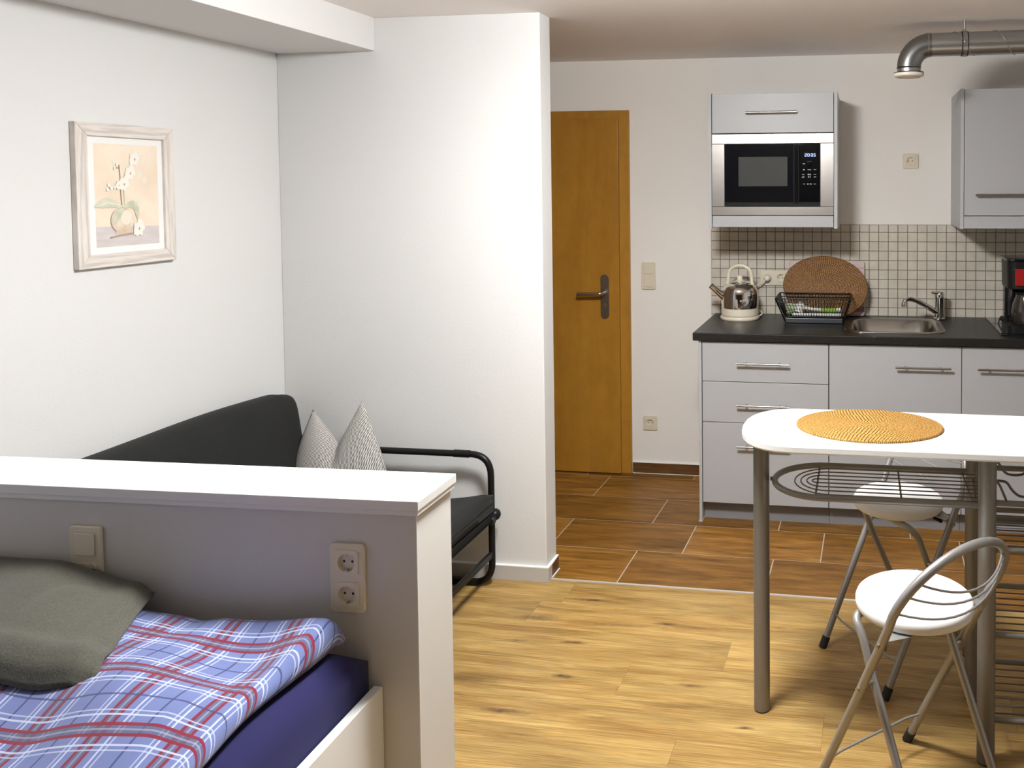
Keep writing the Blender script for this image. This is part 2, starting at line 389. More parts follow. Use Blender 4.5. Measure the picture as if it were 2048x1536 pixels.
# mosaic backsplash
bm = nb(); box(bm, -.8185, 1.95, KY-.0075, KY, .88, 1.388, 1)
k = 0
while -.8185+.05*k < 1.93:
    for j in range(-1, 10):
        z0 = .898+.05*j+.0012; z1 = min(z0+.0476, 1.3865); z0 = max(z0, .883); x0 = -.8185+.05*k+.0012; x1 = min(x0+.0476, 1.945)
        b = .0012
        A = [bm.verts.new(p) for p in ((x0, KY-.0074, z0), (x1, KY-.0074, z0), (x1, KY-.0074, z1), (x0, KY-.0074, z1))]
        B = [bm.verts.new(p) for p in ((x0+b, BS, z0+b), (x1-b, BS, z0+b), (x1-b, BS, z1-b), (x0+b, BS, z1-b))]
        bm.faces.new(B)
        for i in range(4): bm.faces.new((A[i], A[(i+1) % 4], B[(i+1) % 4], B[i]))
    k += 1
o = obj('tile_backsplash', bm, [mat('beige_mosaic', (.66, .61, .52), .38, vary=(.58, .53, .45), scale=16, bump=.15, dist=.0006), mat('brown_grout', (.13, .10, .075), .9)])
tag(o, 'backsplash of small beige mosaic tiles above the black worktop', 'backsplash')

# ------------------------------------------------------------ kitchen base units
KF = 3.905
def bar_handle(parent, x0, x1, y, z, st=(.045, .045), name='handle'):
    bm = nb(); tube(bm, [(x0, y-.030, z), (x1, y-.030, z)], .0052, 12)
    for x in (x0+st[0], x1-st[1]): tube(bm, [(x, y, z), (x, y-.031, z)], .0042, 10)
    return obj(name, bm, handle_m, parent, smooth=True)
def front(parent, name, x0, x1, z0, z1, y=KF, th=.018):
    return obj(name, box(nb(), x0+.0016, x1-.0016, y, y+th, z0+.0015, z1-.0015), grey_front, parent, bevel=.0012)
def carcass(t, x0, x1, z0=.0915, z1=.866, y0=KF+.020, y1=KY-.012, side=True):
    bm = nb(); box(bm, x0+.001, x1-.001, y0, y1, z0, z1); obj('carcass', bm, dark_gap, t)
t = thing('base_cabinet', 'grey three-drawer kitchen base cabinet at the left end of the worktop', 'cabinet', (-.457, 4.2, 0))
carcass(t, -.755, -.157)
obj('side_panel', box(nb(), -.770, -.756, KF-.004, KY-.012, .0, .866), grey_edge, t, bevel=.001)
obj('foot_trim', box(nb(), -.7725, -.7545, KF-.0065, KF+.05, 0, .006), mat('clear_foot', (.5, .48, .42), .3), t)
for z0, z1, hz in ((.6735, .8635, .766), (.4793, .6735, .568), (.0915, .4793, .373)):
    f = front(t, 'drawer', -.7545, -.1575, z0, z1); bar_handle(f, -.587, -.340, KF, hz)
obj('plinth', box(nb(), -.754, -.158, KF+.05, KF+.066, 0, .09), plinth_m, t)
t = thing('base_cabinet', 'grey sink base cabinet with one door under the sink', 'cabinet', (.143, 4.2, 0))
carcass(t, -.157, .443, z1=.70)
f = front(t, 'door', -.1565, .4435, .0915, .8635); bar_handle(f, .146, .394, KF, .767)
obj('plinth', box(nb(), -.156, .442, KF+.05, KF+.066, 0, .09), plinth_m, t)
t = thing('base_cabinet', 'grey base cabinet under the hob right of the sink cabinet', 'cabinet', (.743, 4.2, 0))
carcass(t, .443, 1.043)
f = front(t, 'door', .4435, 1.0435, .0915, .8635); bar_handle(f, .511, .759, KF, .767)
p_ = obj('plinth', box(nb(), .444, 1.042, KF+.05, KF+.066, 0, .09), plinth_m, t)
bm = nb()
for z in (.012, .025, .038): box(bm, .50, 1.0, KF+.046, KF+.0505, z, z+.004)
obj('vent_grille', bm, grey_edge, p_)
# worktop, cut out for the sink
WF, WX, WZ0, WZ1, WR = 3.886, -.7957, .868, .906, 1.75
SX0, SX1, SY0, SY1 = -.055, .352, 4.005, 4.395
bm = nb(); xs = [WX, SX0, SX1, WR]; ys = [WF, SY0, SY1, KY-.0105]
for z, up in ((WZ1, 1), (WZ0, 0)):
    V = [[bm.verts.new((x, y, z)) for x in xs] for y in ys]
    for j in range(3):
        for i in range(3):
            if i == 1 and j == 1: continue
            q = (V[j][i], V[j][i+1], V[j+1][i+1], V[j+1][i]); bm.faces.new(q if up else q[::-1])
    if up: T = V
    else: B = V
def loop(V): return [V[0][0], V[0][1], V[0][2], V[0][3], V[1][3], V[2][3], V[3][3], V[3][2], V[3][1], V[3][0], V[2][0], V[1][0]]
for a, b in ((loop(T), loop(B)), ([T[1][1], T[2][1], T[2][2], T[1][2]], [B[1][1], B[2][1], B[2][2], B[1][2]])):
    n = len(a)
    for i in range(n): bm.faces.new((b[i], b[(i+1) % n], a[(i+1) % n], a[i]))
wt = obj('worktop', bm, top_m, bevel=.004, seg=3)
nt = top_m.node_tree; b_ = nt.nodes['Principled BSDF']
vo = N(nt, 'ShaderNodeTexVoronoi'); vo.inputs['Scale'].default_value = 130; tc = N(nt, 'ShaderNodeTexCoord'); nt.links.new(tc.outputs['Object'], vo.inputs['Vector'])
wn = N(nt, 'ShaderNodeTexWhiteNoise'); nt.links.new(vo.outputs['Position'], wn.inputs['Vector'])
sp = math_node(nt, 'MULTIPLY', math_node(nt, 'LESS_THAN', vo.outputs['Distance'], .16), math_node(nt, 'GREATER_THAN', wn.outputs['Value'], .82))
nt.links.new(mixc(nt, math_node(nt, 'MULTIPLY', sp, .5), (.014, .0135, .013), (.35, .33, .28)), b_.inputs['Base Color'])
tag(wt, 'black speckled laminate kitchen worktop over the grey base cabinets', 'worktop')
# sink
bm = nb()
o1 = rrect(-.089, .386, 3.982, 4.420, .085, 8); o2 = rrect(-.058, .356, 4.010, 4.392, .075, 8)
o3 = rrect(-.049, .347, 4.019, 4.383, .072, 8); o4 = rrect(-.030, .328, 4.040, 4.362, .07, 8); o5 = rrect(-.018, .316, 4.052, 4.350, .06, 8)
rg = []
for pts, z in ((o1, .9062), (o1, .9085), ([((p[0]-.148)*.985+.148, (p[1]-4.2)*.985+4.2) for p in o1], .9105), (o2, .9095), (o3, .903), (o4, .775), (o5, .757)):
    rg.append([bm.verts.new((p[0], p[1], z)) for p in pts])
for A, B in zip(rg, rg[1:]):
    n = len(A)
    for i in range(n): bm.faces.new((A[i], A[(i+1) % n], B[(i+1) % n], B[i]))
bm.faces.new(rg[-1]); bmesh.ops.recalc_face_normals(bm, faces=bm.faces[:])
t = thing('sink', 'rounded stainless steel sink set into the black worktop', 'sink', (.148, 4.2, .906))
obj('basin', bm, sinksteel, t, smooth=True, angle=60)
bm = nb(); lathe(bm, [(.034, 0), (.034, .003), (.024, .0035), (.02, .0015)], (.148, 4.2, .7565), 28); obj('drain', bm, chrome, t, smooth=True)
# faucet
t = thing('faucet', 'chrome single lever mixer tap standing behind the sink', 'faucet', (.387, 4.41, .9115))
bm = nb(); lathe(bm, [(.030, .0), (.030, .004), (.0235, .008), (.0235, .102), (.0245, .104)], (.387, 4.41, .9115), 28); obj('body', bm, chrome, t, smooth=True)
bm = nb(); lathe(bm, [(.0247, 0), (.0252, .004), (.0252, .024), (.019, .034), (.004, .036)], (.387, 4.41, 1.016), 28)
lv = obj('lever_cap', bm, chrome, t, smooth=True)
bm = nb(); tube(bm, [(.385, 4.405, 1.044), (.365, 4.375, 1.050), (.346, 4.345, 1.053)], .006, 10, rad=[.011, .008, .0062]); obj('lever', bm, chrome, lv, smooth=True)
bm = nb(); pts = roundpoly([(.375, 4.400, .944), (.318, 4.355, .984), (.262, 4.312, 1.018), (.232, 4.288, 1.027), (.205, 4.267, 1.024), (.203, 4.265, 1.002)], .022, 5)
tube(bm, pts, .0115, 14, rad=[.0135-.0028*i/len(pts) for i in range(len(pts))]); obj('spout', bm, chrome, t, smooth=True)
bm = nb(); lathe(bm, [(.0135, 0), (.0138, .014), (.012, .02)], (.203, 4.265, .992), 20); obj('aerator', bm, chrome, t, smooth=True)
# hob
t = thing('hob', 'black glass hob set in the worktop under the coffee maker', 'hob', (.92, 4.235, .906))
bm = nb(); prism(bm, rrect(.628, 1.205, 3.972, 4.492, .008), 'z', .9063, .911); obj('glass_plate', bm, blackgl, t, bevel=.001)
bm = nb()
for cx, cy, r in ((.775, 4.36, .075), (1.06, 4.36, .09), (1.06, 4.10, .075), (.775, 4.10, .09)):
    tube(bm, [(cx+r*math.cos(a), cy+r*math.sin(a), .9112) for a in [2*PI*k/40 for k in range(40)]], .0008, 4, closed=True)
for x in (.695, .855): box(bm, x, x+.0012, 4.0, 4.46, .911, .9114)
obj('cooking_zone_lines', bm, mat('hob_print', (.12, .12, .12), .4), t)
# upper cabinets
KU = 4.100
def hbar_flat(parent, x0, x1, y, z):
    bm = nb(); tube(bm, [(x0, y-.026, z), (x1, y-.026, z+.0005)], .0058, 12)
    for x in (x0+.05, x1-.05): tube(bm, [(x, y, z), (x, y-.026, z)], .0045, 10)
    return obj('handle', bm, handle_m, parent, smooth=True)
t = thing('wall_cabinet', 'grey wall cabinet holding the built-in microwave', 'cabinet', (-.4385, 4.3, 1.389))
bm = nb()
box(bm, -.7535, -.738, KU-.004, KY, 1.389, 2.049); box(bm, -.139, -.1235, KU-.004, KY, 1.389, 2.049)
box(bm, -.738, -.139, KU+.018, KY, 2.026, 2.042); box(bm, -.738, -.139, KU+.018, KY, 1.395, 1.411); box(bm, -.738, -.139, KU+.03, KY, 1.828, 1.842); box(bm, -.738, -.139, KU+.03, KY, 1.448, 1.462)
box(bm, -.738, -.139, KY-.01, KY-.002, 1.41, 2.03)
obj('carcass', bm, grey_edge, t)
f = obj('flap_door', box(nb(), -.7350, -.1420, KU, KU+.018, 1.8535, 2.044), grey_front, t, bevel=.001); hbar_flat(f, -.567, -.317, KU, 1.951)
obj('filler_strip', box(nb(), -.7350, -.1420, KU, KU+.018, 1.394, 1.4490), grey_front, t, bevel=.001)
t = thing('wall_cabinet', 'grey wall cabinet with one door above the hob and coffee maker', 'cabinet', (.754, 4.3, 1.389))
bm = nb(); box(bm, .4535, .469, KU-.004, KY, 1.389, 2.049); box(bm, 1.054, 1.0695, KU-.004, KY, 1.389, 2.049); box(bm, .469, 1.054, KU+.020, KY, 1.395, 2.042)
obj('carcass', bm, grey_edge, t)
f = obj('door', box(nb(), .4720, 1.0510, KU, KU+.018, 1.4520, 2.046), grey_front, t, bevel=.001); hbar_flat(f, .522, 1.0, KU, 1.549)
obj('extractor_strip', box(nb(), .4705, 1.0525, KU, KU+.018, 1.391, 1.4485), grey_front, t, bevel=.001)
# microwave
t = thing('microwave', 'built-in microwave with steel surround and black glass door', 'microwave', (-.4385, 4.1, 1.454))
obj('top_surround', box(nb(), -.7365, -.1405, KU-.003, KU+.012, 1.801, 1.849), steel, t, bevel=.0015)
obj('bottom_surround', box(nb(), -.7365, -.1405, KU-.003, KU+.012, 1.4525, 1.4935), steel, t, bevel=.0015)
obj('side_surround', box(nb(), -.7365, -.674, KU-.003, KU+.012, 1.4945, 1.800), steel_v, t, bevel=.001)
obj('side_surround', box(nb(), -.205, -.1405, KU-.003, KU+.012, 1.4945, 1.800), steel_v, t, bevel=.001)
bm = nb(); box(bm, -.674, -.205, KU+.012, KU+.34, 1.4945, 1.800); box(bm, -.674, -.205, KU+.0, KU+.0125, 1.4945, 1.516)
box(bm, -.672, -.207, KU-.003, KU+.001, 1.4995, 1.5025); box(bm, -.672, -.207, KU-.003, KU+.001, 1.508, 1.511); obj('housing', bm, blackm, t, bevel=.001)
dr = obj('glass_door', box(nb(), -.672, -.337, KU-.006, KU+.0115, 1.518, 1.797), blackgl, t, bevel=.001)
obj('window', box(nb(), -.604, -.364, KU-.0068, KU-.0055, 1.594, 1.737), mat('microwave_window', (.040, .042, .040), .5, spec=.15), dr)
obj('door_grip', box(nb(), -.335, -.307, KU-.010, KU+.0115, 1.512, 1.797), blackgl, dr, bevel=.004)
cp = obj('control_panel', box(nb(), -.304, -.207, KU-.004, KU+.0115, 1.520, 1.797), mat('control_black', (.004, .004, .005), .1, spec=.4), t, bevel=.001)
lit = mat('lit_blue_digits', (.05, .05, .2), .4, emit=((.35, .45, 1.0), 3.5)); ink = mat('panel_print', (.42, .43, .45), .5)
bm = nb(); y0, y1 = KU-.0052, KU-.0042
SEG = {'2': 'abged', '0': 'abcdef', '3': 'abgcd', '5': 'afgcd'}
for ch, cx in zip('2035', (-.2760, -.2625, -.2465, -.2330)):
    w_, h_, s_t = .0038, .0062, .0007
    def P_(dz): return (dz-1.744)*.15
    for s_ in SEG[ch]:
        a = {'a': (cx-w_, cx+w_, 1.744+h_, 1.744+h_), 'g': (cx-w_, cx+w_, 1.744, 1.744), 'd': (cx-w_, cx+w_, 1.744-h_, 1.744-h_),
             'f': (cx-w_, cx-w_, 1.744, 1.744+h_), 'b': (cx+w_, cx+w_, 1.744, 1.744+h_), 'e': (cx-w_, cx-w_, 1.744-h_, 1.744), 'c': (cx+w_, cx+w_, 1.744-h_, 1.744)}[s_]
        box(bm, a[0]-s_t, a[1]+s_t, y0, y1, a[2]-s_t, a[3]+s_t)
for z in (1.7412, 1.7468): box(bm, -.2555, -.2538, y0, y1, z-.0009, z+.0009)
obj('clock_display', bm, lit, cp)
bm = nb(); lathe(bm, [(.0095, 0), (.009, -.012), (.0085, -.013)], (-.2575, KU-.004, 1.701), 24, 'y'); kn = obj('knob', bm, blackgl, cp, smooth=True)
bm = nb()
for x, z, a, b in ((-.285, 1.7015, .006, .0016), (-.265, 1.7115, .0012, .0008), (-.2575, 1.713, .0012, .0008), (-.250, 1.7115, .0012, .0008),
                   (-.285, 1.673, .0032, .0028), (-.258, 1.673, .0085, .0012), (-.231, 1.673, .006, .001),
                   (-.288, 1.650, .006, .0012), (-.2615, 1.650, .0045, .003), (-.252, 1.6495, .002, .003), (-.231, 1.650, .006, .001),
                   (-.287, 1.6405, .006, .001), (-.289, 1.6355, .007, .001), (-.262, 1.638, .0028, .0026), (-.2535, 1.638, .002, .0026), (-.231, 1.638, .006, .0012),
                   (-.284, 1.604, .005, .001), (-.265, 1.604, .0035, .0026), (-.2515, 1.604, .005, .0018), (-.232, 1.604, .0055, .001)):
    box(bm, x-a, x+a, y0, y1, z-b, z+b)
for i in range(5): box(bm, -.280+.0115*i, -.2785+.0115*i, y0, y1, 1.7565, 1.7575)
obj('button_print', bm, ink, cp)
for z in (1.6645, 1.6275, 1.617, 1.593): obj('button', box(nb(), -.268, -.247, KU-.0048, KU-.004, z-.0028, z+.0028), blackgl, cp)

# ------------------------------------------------------------ exhaust duct
t = thing('exhaust_duct', 'galvanised spiral air duct with white vent valve under the ceiling', 'duct', (.188, 3.66, 2.05))
DY, DZ, DR = 3.66, 2.186, .0490
bm = nb(); tube(bm, [(.282, DY, DZ), (XR, DY+.0, DZ+.012)], DR, 40, cap=False)
pipe = obj('pipe', bm, galv, t, smooth=True)
bm = nb(); pts = []
n = 260
for k in range(n):
    x = .30+1.6*k/n; a = 2*PI*(x/.165)
    pts.append((x, DY+math.cos(a)*(DR+.0005), DZ+.012*(x-.28)/1.67+math.sin(a)*(DR+.0005)))
tube(bm, pts, .0022, 6); obj('spiral_seam', bm, galv, pipe, smooth=True)
bm = nb(); tube(bm, arc((.282, 2.094), .092, 90, 180, 18, 'xz', DY), DR+.001, 40, cap=False)
el = obj('elbow', bm, galv_dark, t, smooth=True)
bm = nb()
for prof in ([(DR+.001, -.016), (DR+.003, -.014), (DR+.001, -.011)],):
    lathe(bm, prof, (.282, DY, DZ), 40, 'x')
lathe(bm, [(DR, 0), (DR, .020), (DR+.0035, .023), (DR, .026)], (.190, DY, 2.068), 40); obj('collar', bm, galv, el, smooth=True)
bm = nb(); lathe(bm, [(.050, .018), (.0625, .017), (.0635, .012), (.061, .004), (.050, 0), (.044, .004), (.040, .010)], (.190, DY, 2.052), 44)
v = obj('valve_ring', bm, mat('valve_white', (.78, .72, .62), .4), t, smooth=True)
bm = nb(); lathe(bm, [(.036, .010), (.037, .004), (.030, .0), (.002, -.001)], (.190, DY, 2.050), 40); obj('valve_disc', bm, MATS['valve_white'], v, smooth=True)
bm = nb(); lathe(bm, [(.0625, 0), (.0625, .002)], (.190, DY, 2.0705), 40); obj('valve_seal', bm, rubber, v)
bm = nb(); lathe(bm, [(DR+.001, -.009), (DR+.004, -.009), (DR+.004, .009), (DR+.001, .009)], (.418, DY, DZ+.001), 40, 'x')
cl = obj('pipe_clamp', bm, galv, t, smooth=True)
bm = nb(); lathe(bm, [(DR+.0012, -.014), (DR+.0022, -.014), (DR+.0022, .014), (DR+.0012, .014)], (.418, DY, DZ+.001), 40, 'x'); obj('rubber_lining', bm, rubber, cl, smooth=True)
bm = nb(); tube(bm, [(.418, DY, DZ+.05), (.418, DY, ZC)], .004, 10); lathe(bm, [(.008, 0), (.008, .010)], (.418, DY, DZ+.052), 6); obj('hanger_rod', bm, galv, cl, smooth=True)
bm = nb(); tube(bm, [(.418, DY-DR-.001, DZ+.006), (.418, DY-DR-.011, DZ+.004)], .006, 8); obj('clamp_screw', bm, galv, cl, smooth=True)

# ------------------------------------------------------------ things on the worktop
WZ = .906
# kettle
KX, KYY = -.6345, 4.335
t = thing('kettle', 'retro chrome kettle with cream handle and base on the worktop', 'kettle', (KX, KYY, WZ))
bm = nb(); lathe(bm, [(.100, 0), (.103, .004), (.103, .012), (.099, .018), (.094, .019)], (KX, KYY, WZ), 48); obj('power_base', bm, cream, t, smooth=True)
bm = nb(); lathe(bm, [(.092, .0), (.0965, .004), (.0965, .028), (.0955, .034), (.0955, .040)], (KX, KYY, WZ+.0195), 48); obj('base_ring', bm, cream, t, smooth=True)
prof = [(.0955, .0), (.0960, .02), (.0958, .045), (.0945, .070), (.0905, .092), (.083, .108), (.072, .119), (.060, .125), (.058, .127)]
bm = nb(); lathe(bm, prof, (KX, KYY, WZ+.060), 56); bd = obj('body', bm, chrome, t, smooth=True)
bm = nb(); lathe(bm, [(.060, 0), (.060, .004), (.045, .0085), (.020, .010)], (KX, KYY, WZ+.186), 40); ld = obj('lid', bm, chrome, t, smooth=True)
bm = nb(); lathe(bm, [(.026, 0), (.020, .004), (.0150, .006), (.0150, .026), (.0135, .030)], (KX, KYY, WZ+.195), 28); obj('lid_knob', bm, cream, ld, smooth=True)
bm = nb(); hx = .0605
pts = [(KX-hx-.006, KYY, WZ+.172), (KX-hx-.002, KYY, WZ+.20), (KX-hx, KYY, WZ+.225)] + [(KX+hx*math.cos(a), KYY, WZ+.225+.052*math.sin(a)) for a in [PI-PI*k/14 for k in range(1, 14)]] + [(KX+hx, KYY, WZ+.225), (KX+hx+.002, KYY, WZ+.20), (KX+hx+.006, KYY, WZ+.172)]
tube(bm, pts, .0092, 14); obj('handle', bm, cream, t, smooth=True)
bm = nb(); pts = [(KX-.076, KYY-.022, WZ+.115), (KX-.103, KYY-.030, WZ+.135), (KX-.128, KYY-.037, WZ+.158), (KX-.145, KYY-.042, WZ+.174)]
tube(bm, pts, .017, 20, rad=[.027, .019, .0165, .0160], cap=True); sp_ = obj('spout', bm, chrome, t, smooth=True)
bm = nb(); a, b = Vector(pts[-2]), Vector(pts[-1]); tube(bm, [b-(b-a)*.02, b+(b-a)*.05], .0145, 18); obj('spout_opening', bm, mat('dark_inside', (.01, .01, .01), .8), sp_)
bm = nb(); tube(bm, roundpoly([(KX+.098, KYY+.03, WZ+.012), (KX+.112, KYY+.045, WZ+.018), (KX+.100, KYY+.085, WZ+.030), (-.590, 4.445, WZ+.04), (-.600, 4.455, 1.025), (-.572, 4.466, 1.056), (-.512, 4.476, 1.096)], .02, 5), .0036, 10)
obj('power_cord', bm, cream, t, smooth=True)
bm = nb(); lathe(bm, [(.0185, .008), (.0185, -.016), (.013, -.030), (.008, -.034)], (-.5095, BS-.0115, 1.100), 24, 'y'); obj('plug', bm, mat('white_plug', (.82, .78, .68), .4), t, smooth=True)
# cutting board leaning on the tiles
def lean(bm, base, ang):
    bm.transform(Matrix.Translation(base) @ Matrix.Rotation(-ang, 4, 'X'))
t = thing('cutting_board', 'pale pink board leaning on the tiles behind the rattan mat', 'cutting board', (-.193, 4.46, WZ))
bm = nb(); prism(bm, rrect(-.200, .200, 0, .290, .014), 'y', -.004, .004); lean(bm, (-.193, 4.474, WZ+.002), .115)
cbm = mat('pink_melamine', (.52, .40, .37), .35, vary=(.62, .50, .47), scale=14)
obj('board', bm, cbm, t, smooth=True, bevel=.002)
for a in ((-.198, .198, .022, .050), (-.198, .198, .250, .253), (.118, .122, .2535, .287)):
    bm = nb(); box(bm, a[0], a[1], -.0048, -.0038, a[2], a[3]); lean(bm, (-.193, 4.474, WZ+.002), .115); obj('printed_band', bm, mat('pink_print', (.33, .17, .16), .4), t)
# woven rattan placemats: rings of stitched cane
def rattan_mat_material(name, lo, mid, hi):
    m = bpy.data.materials.new(name); m.use_nodes = True; nt = m.node_tree; b = nt.nodes['Principled BSDF']; b.inputs['Roughness'].default_value = .5
    tc = N(nt, 'ShaderNodeTexCoord'); no = N(nt, 'ShaderNodeTexNoise'); no.inputs['Scale'].default_value = 150; no.inputs['Detail'].default_value = 2
    nt.links.new(tc.outputs['Object'], no.inputs['Vector'])
    r = N(nt, 'ShaderNodeValToRGB'); e = r.color_ramp.elements; e[0].position = .3; e[0].color = (*lo, 1); e[1].position = .7; e[1].color = (*hi, 1); x = e.new(.5); x.color = (*mid, 1)
    nt.links.new(no.outputs[0], r.inputs[0])
    sp = N(nt, 'ShaderNodeSeparateXYZ'); nt.links.new(tc.outputs['UV'], sp.inputs[0])
    # stitches: bright cane over dark joints, offset ring by ring
    ring = math_node(nt, 'FLOOR', sp.outputs[1]); off = math_node(nt, 'MULTIPLY', ring, .5)
    fx = math_node(nt, 'FRACT', math_node(nt, 'ADD', sp.outputs[0], off)); fy = math_node(nt, 'FRACT', sp.outputs[1])
    gx = math_node(nt, 'GREATER_THAN', math_node(nt, 'ABSOLUTE', math_node(nt, 'SUBTRACT', fx, .5)), .33)
    gy = math_node(nt, 'LESS_THAN', math_node(nt, 'ABSOLUTE', math_node(nt, 'SUBTRACT', fy, .5)), .36)
    g2 = math_node(nt, 'GREATER_THAN', math_node(nt, 'ABSOLUTE', math_node(nt, 'SUBTRACT', fy, .5)), .41)
    dk = math_node(nt, 'MAXIMUM', math_node(nt, 'MULTIPLY', gx, gy), math_node(nt, 'MULTIPLY', g2, .6))
    b.inputs['Specular IOR Level'].default_value = .2
    col = mixc(nt, dk, r.outputs[0], tuple(c*.12 for c in lo)); nt.links.new(col, b.inputs['Base Color'])
    MATS[name] = m; return m
def mat_mesh(a, b, th, rings=15):
    """oval of concentric stitched coils, lying in xy, built by arc length"""
    bm = nb(); uv = bm.loops.layers.uv.verify(); seg = 120; V = []
    core = a-b
    prof = []
    for k in range(rings):
        for q in (0, .25, .5, .75): prof.append((k+q)/rings)
    prof.append(1.0)
    for i, r in enumerate(prof):
        row = []
        for k in range(seg):
            t_ = 2*PI*k/seg; x = (core + b*r - 0)*math.cos(t_) if False else (core*(1-(1-r)**3)*.999+b*r)*math.cos(t_)
            y = b*r*math.sin(t_)
            z = th + .0014*math.sin(PI*((r*rings) % 1)) if i < len(prof)-1 else th*.9
            row.append(bm.verts.new((x, y, z)))
        V.append(row)
    for i in range(len(prof)-1):
        r0, r1 = prof[i]*rings, prof[i+1]*rings
        if i+1 < len(prof) and abs(r1-round(r1)) < 1e-6: r1 -= 1e-4
        cnt = max(6, round(2*PI*(.55*core+b*(prof[i]+.02))/.0068))
        kr = math.floor(prof[i]*rings+1e-6); cnt = max(8, round(2*PI*(.35*core*(kr+1)/rings+.35*core*.6+b*(kr+.5)/rings)/.0088))
        for k in range(seg):
            f = bm.faces.new((V[i][k], V[i][(k+1) % seg], V[i+1][(k+1) % seg], V[i+1][k])); f.smooth = True
            for l, (c, rr) in zip(f.loops, ((k, r0), (k+1, r0), (k+1, r1), (k, r1))): l[uv].uv = (c/seg*cnt, rr)
    bot = [bm.verts.new((v.co.x, v.co.y, 0)) for v in V[-1]]
    for k in range(seg):
        f = bm.faces.new((V[-1][k], V[-1][(k+1) % seg], bot[(k+1) % seg], bot[k]))
        for l, (c, rr) in zip(f.loops, ((k, .05), (k+1, .05), (k+1, .95), (k, .95))): l[uv].uv = (c/seg*240, rr)
    bm.faces.new(bot[::-1]); bmesh.ops.remove_doubles(bm, verts=V[0], dist=1e-5)
    bmesh.ops.recalc_face_normals(bm, faces=bm.faces[:])
    return bm
bm = mat_mesh(.222, .166, .006); bm.transform(Matrix.Translation((-.197, 4.385, WZ+.163)) @ Matrix.Rotation(-.34, 4, 'X') @ Matrix.Rotation(PI/2, 4, 'X') @ Matrix.Rotation(-.10, 4, 'Z'))
o = obj('placemat', bm, rattan_mat_material('dark_rattan', (.15, .06, .010), (.26, .115, .022), (.38, .19, .045)))
lowz = min(v.co.z for v in o.data.vertices)
for v in o.data.vertices: v.co.z += WZ+.001-lowz
hiy = min(v.co.y for v in o.data.vertices)
for v in o.data.vertices: v.co.y += 4.372-hiy
tag(o, 'oval woven rattan placemat propped upright behind the dish rack', 'placemat')
# dish rack
t = thing('dish_rack', 'black wire dish rack standing left of the sink', 'dish rack', (-.245, 4.28, WZ))
RZ = 1.036; top = [(-.432, 4.160), (-.062, 4.160), (-.062, 4.398), (-.432, 4.398)]; botm = [(-.392, 4.205), (-.094, 4.205), (-.094, 4.352), (-.392, 4.352)]
bm = nb()
def ring_(pts, z, r, rc=.02):
    p = []; n = len(pts)
    for i in range(n):
        a, b, c = Vector((*pts[i-1], z)), Vector((*pts[i], z)), Vector((*pts[(i+1) % n], z)); d1, d2 = (a-b).normalized()*rc, (c-b).normalized()*rc
        for k in range(5):
            q = k/4; p.append((b+d1)*(1-q)**2+b*2*q*(1-q)+(b+d2)*q*q)
    tube(bm, p, r, 8, closed=True)
ring_(top, RZ, .0032); ring_(top, RZ-.020, .0022); ring_(botm, WZ+.036, .0022)
obj('wire_rim', bm, blackw, t, smooth=True)
bm = nb()
for k in range(1, 24):
    q = k/24
    for j in (0, 2):
        A = Vector((*top[j], RZ)).lerp(Vector((*top[(j+1) % 4], RZ)), q); B = Vector((*botm[j], WZ+.036)).lerp(Vector((*botm[(j+1) % 4], WZ+.036)), q); tube(bm, [A, B], .0014, 6)
for k in range(1, 10):
    q = k/10
    for j in (1, 3):
        A = Vector((*top[j], RZ)).lerp(Vector((*top[(j+1) % 4], RZ)), q); B = Vector((*botm[j], WZ+.036)).lerp(Vector((*botm[(j+1) % 4], WZ+.036)), q); tube(bm, [A, B], .0014, 6)
for k in range(1, 12): x = -.392+.298*k/12; tube(bm, [(x, 4.205, WZ+.036), (x, 4.352, WZ+.036)], .0014, 6)
obj('wire_basket', bm, blackw, t, smooth=True)
for sx in (0, 1):
    bm = nb(); X = lambda i: top[i][0] if i in (0, 1, 2, 3) else 0
    a, b = (0, 3) if sx == 0 else (1, 2); dx = .006 if sx == 0 else -.006
    fx, bx = (-.385, -.385) if sx == 0 else (-.100, -.100)
    tube(bm, roundpoly([(*top[a], RZ), (fx, 4.212, WZ+.005), (fx, 4.345, WZ+.005), (*top[b], RZ)], .02, 4), .0036, 8)
    obj('end_leg', bm, blackw, t, smooth=True)
bm = nb(); prism(bm, rrect(-.382, -.104, 4.214, 4.344, .012), 'z', WZ+.003, WZ+.008)
for x0, x1, y0_, y1_ in ((-.384, -.102, 4.212, 4.216), (-.384, -.102, 4.342, 4.346), (-.384, -.380, 4.214, 4.344), (-.106, -.102, 4.214, 4.344)): box(bm, x0, x1, y0_, y1_, WZ+.003, WZ+.026)
obj('drip_tray', bm, mat('dark_grey_plastic', (.045, .05, .058), .3), t, bevel=.0015)
# dish brush and white spatula in the rack
t = thing('dish_brush', 'white dish brush with green grip lying in the dish rack', 'brush', (-.25, 4.24, WZ+.045))
wp = mat('white_plastic', (.78, .79, .76), .35); gp = mat('green_plastic', (.28, .50, .06), .4)
bm = nb(); tube(bm, [(-.322, 4.250, .990), (-.295, 4.250, .982), (-.25, 4.250, .972), (-.20, 4.250, .968), (-.15, 4.250, .968), (-.112, 4.250, .972)], .007, 12, rad=[.013, .010, .0095, .0095, .0105, .011]); obj('handle', bm, wp, t, smooth=True)
bm = nb(); tube(bm, [(-.212, 4.249, .968), (-.17, 4.249, .968), (-.132, 4.249, .969)], .0086, 12, rad=[.0105, .0118, .0118]); obj('grip', bm, gp, t, smooth=True)
bm = nb(); tube(bm, [(-.306, 4.252, 1.006), (-.318, 4.252, .982), (-.324, 4.252, .962)], .02, 20, rad=[.012, .024, .026]); obj('brush_head', bm, wp, t, smooth=True)
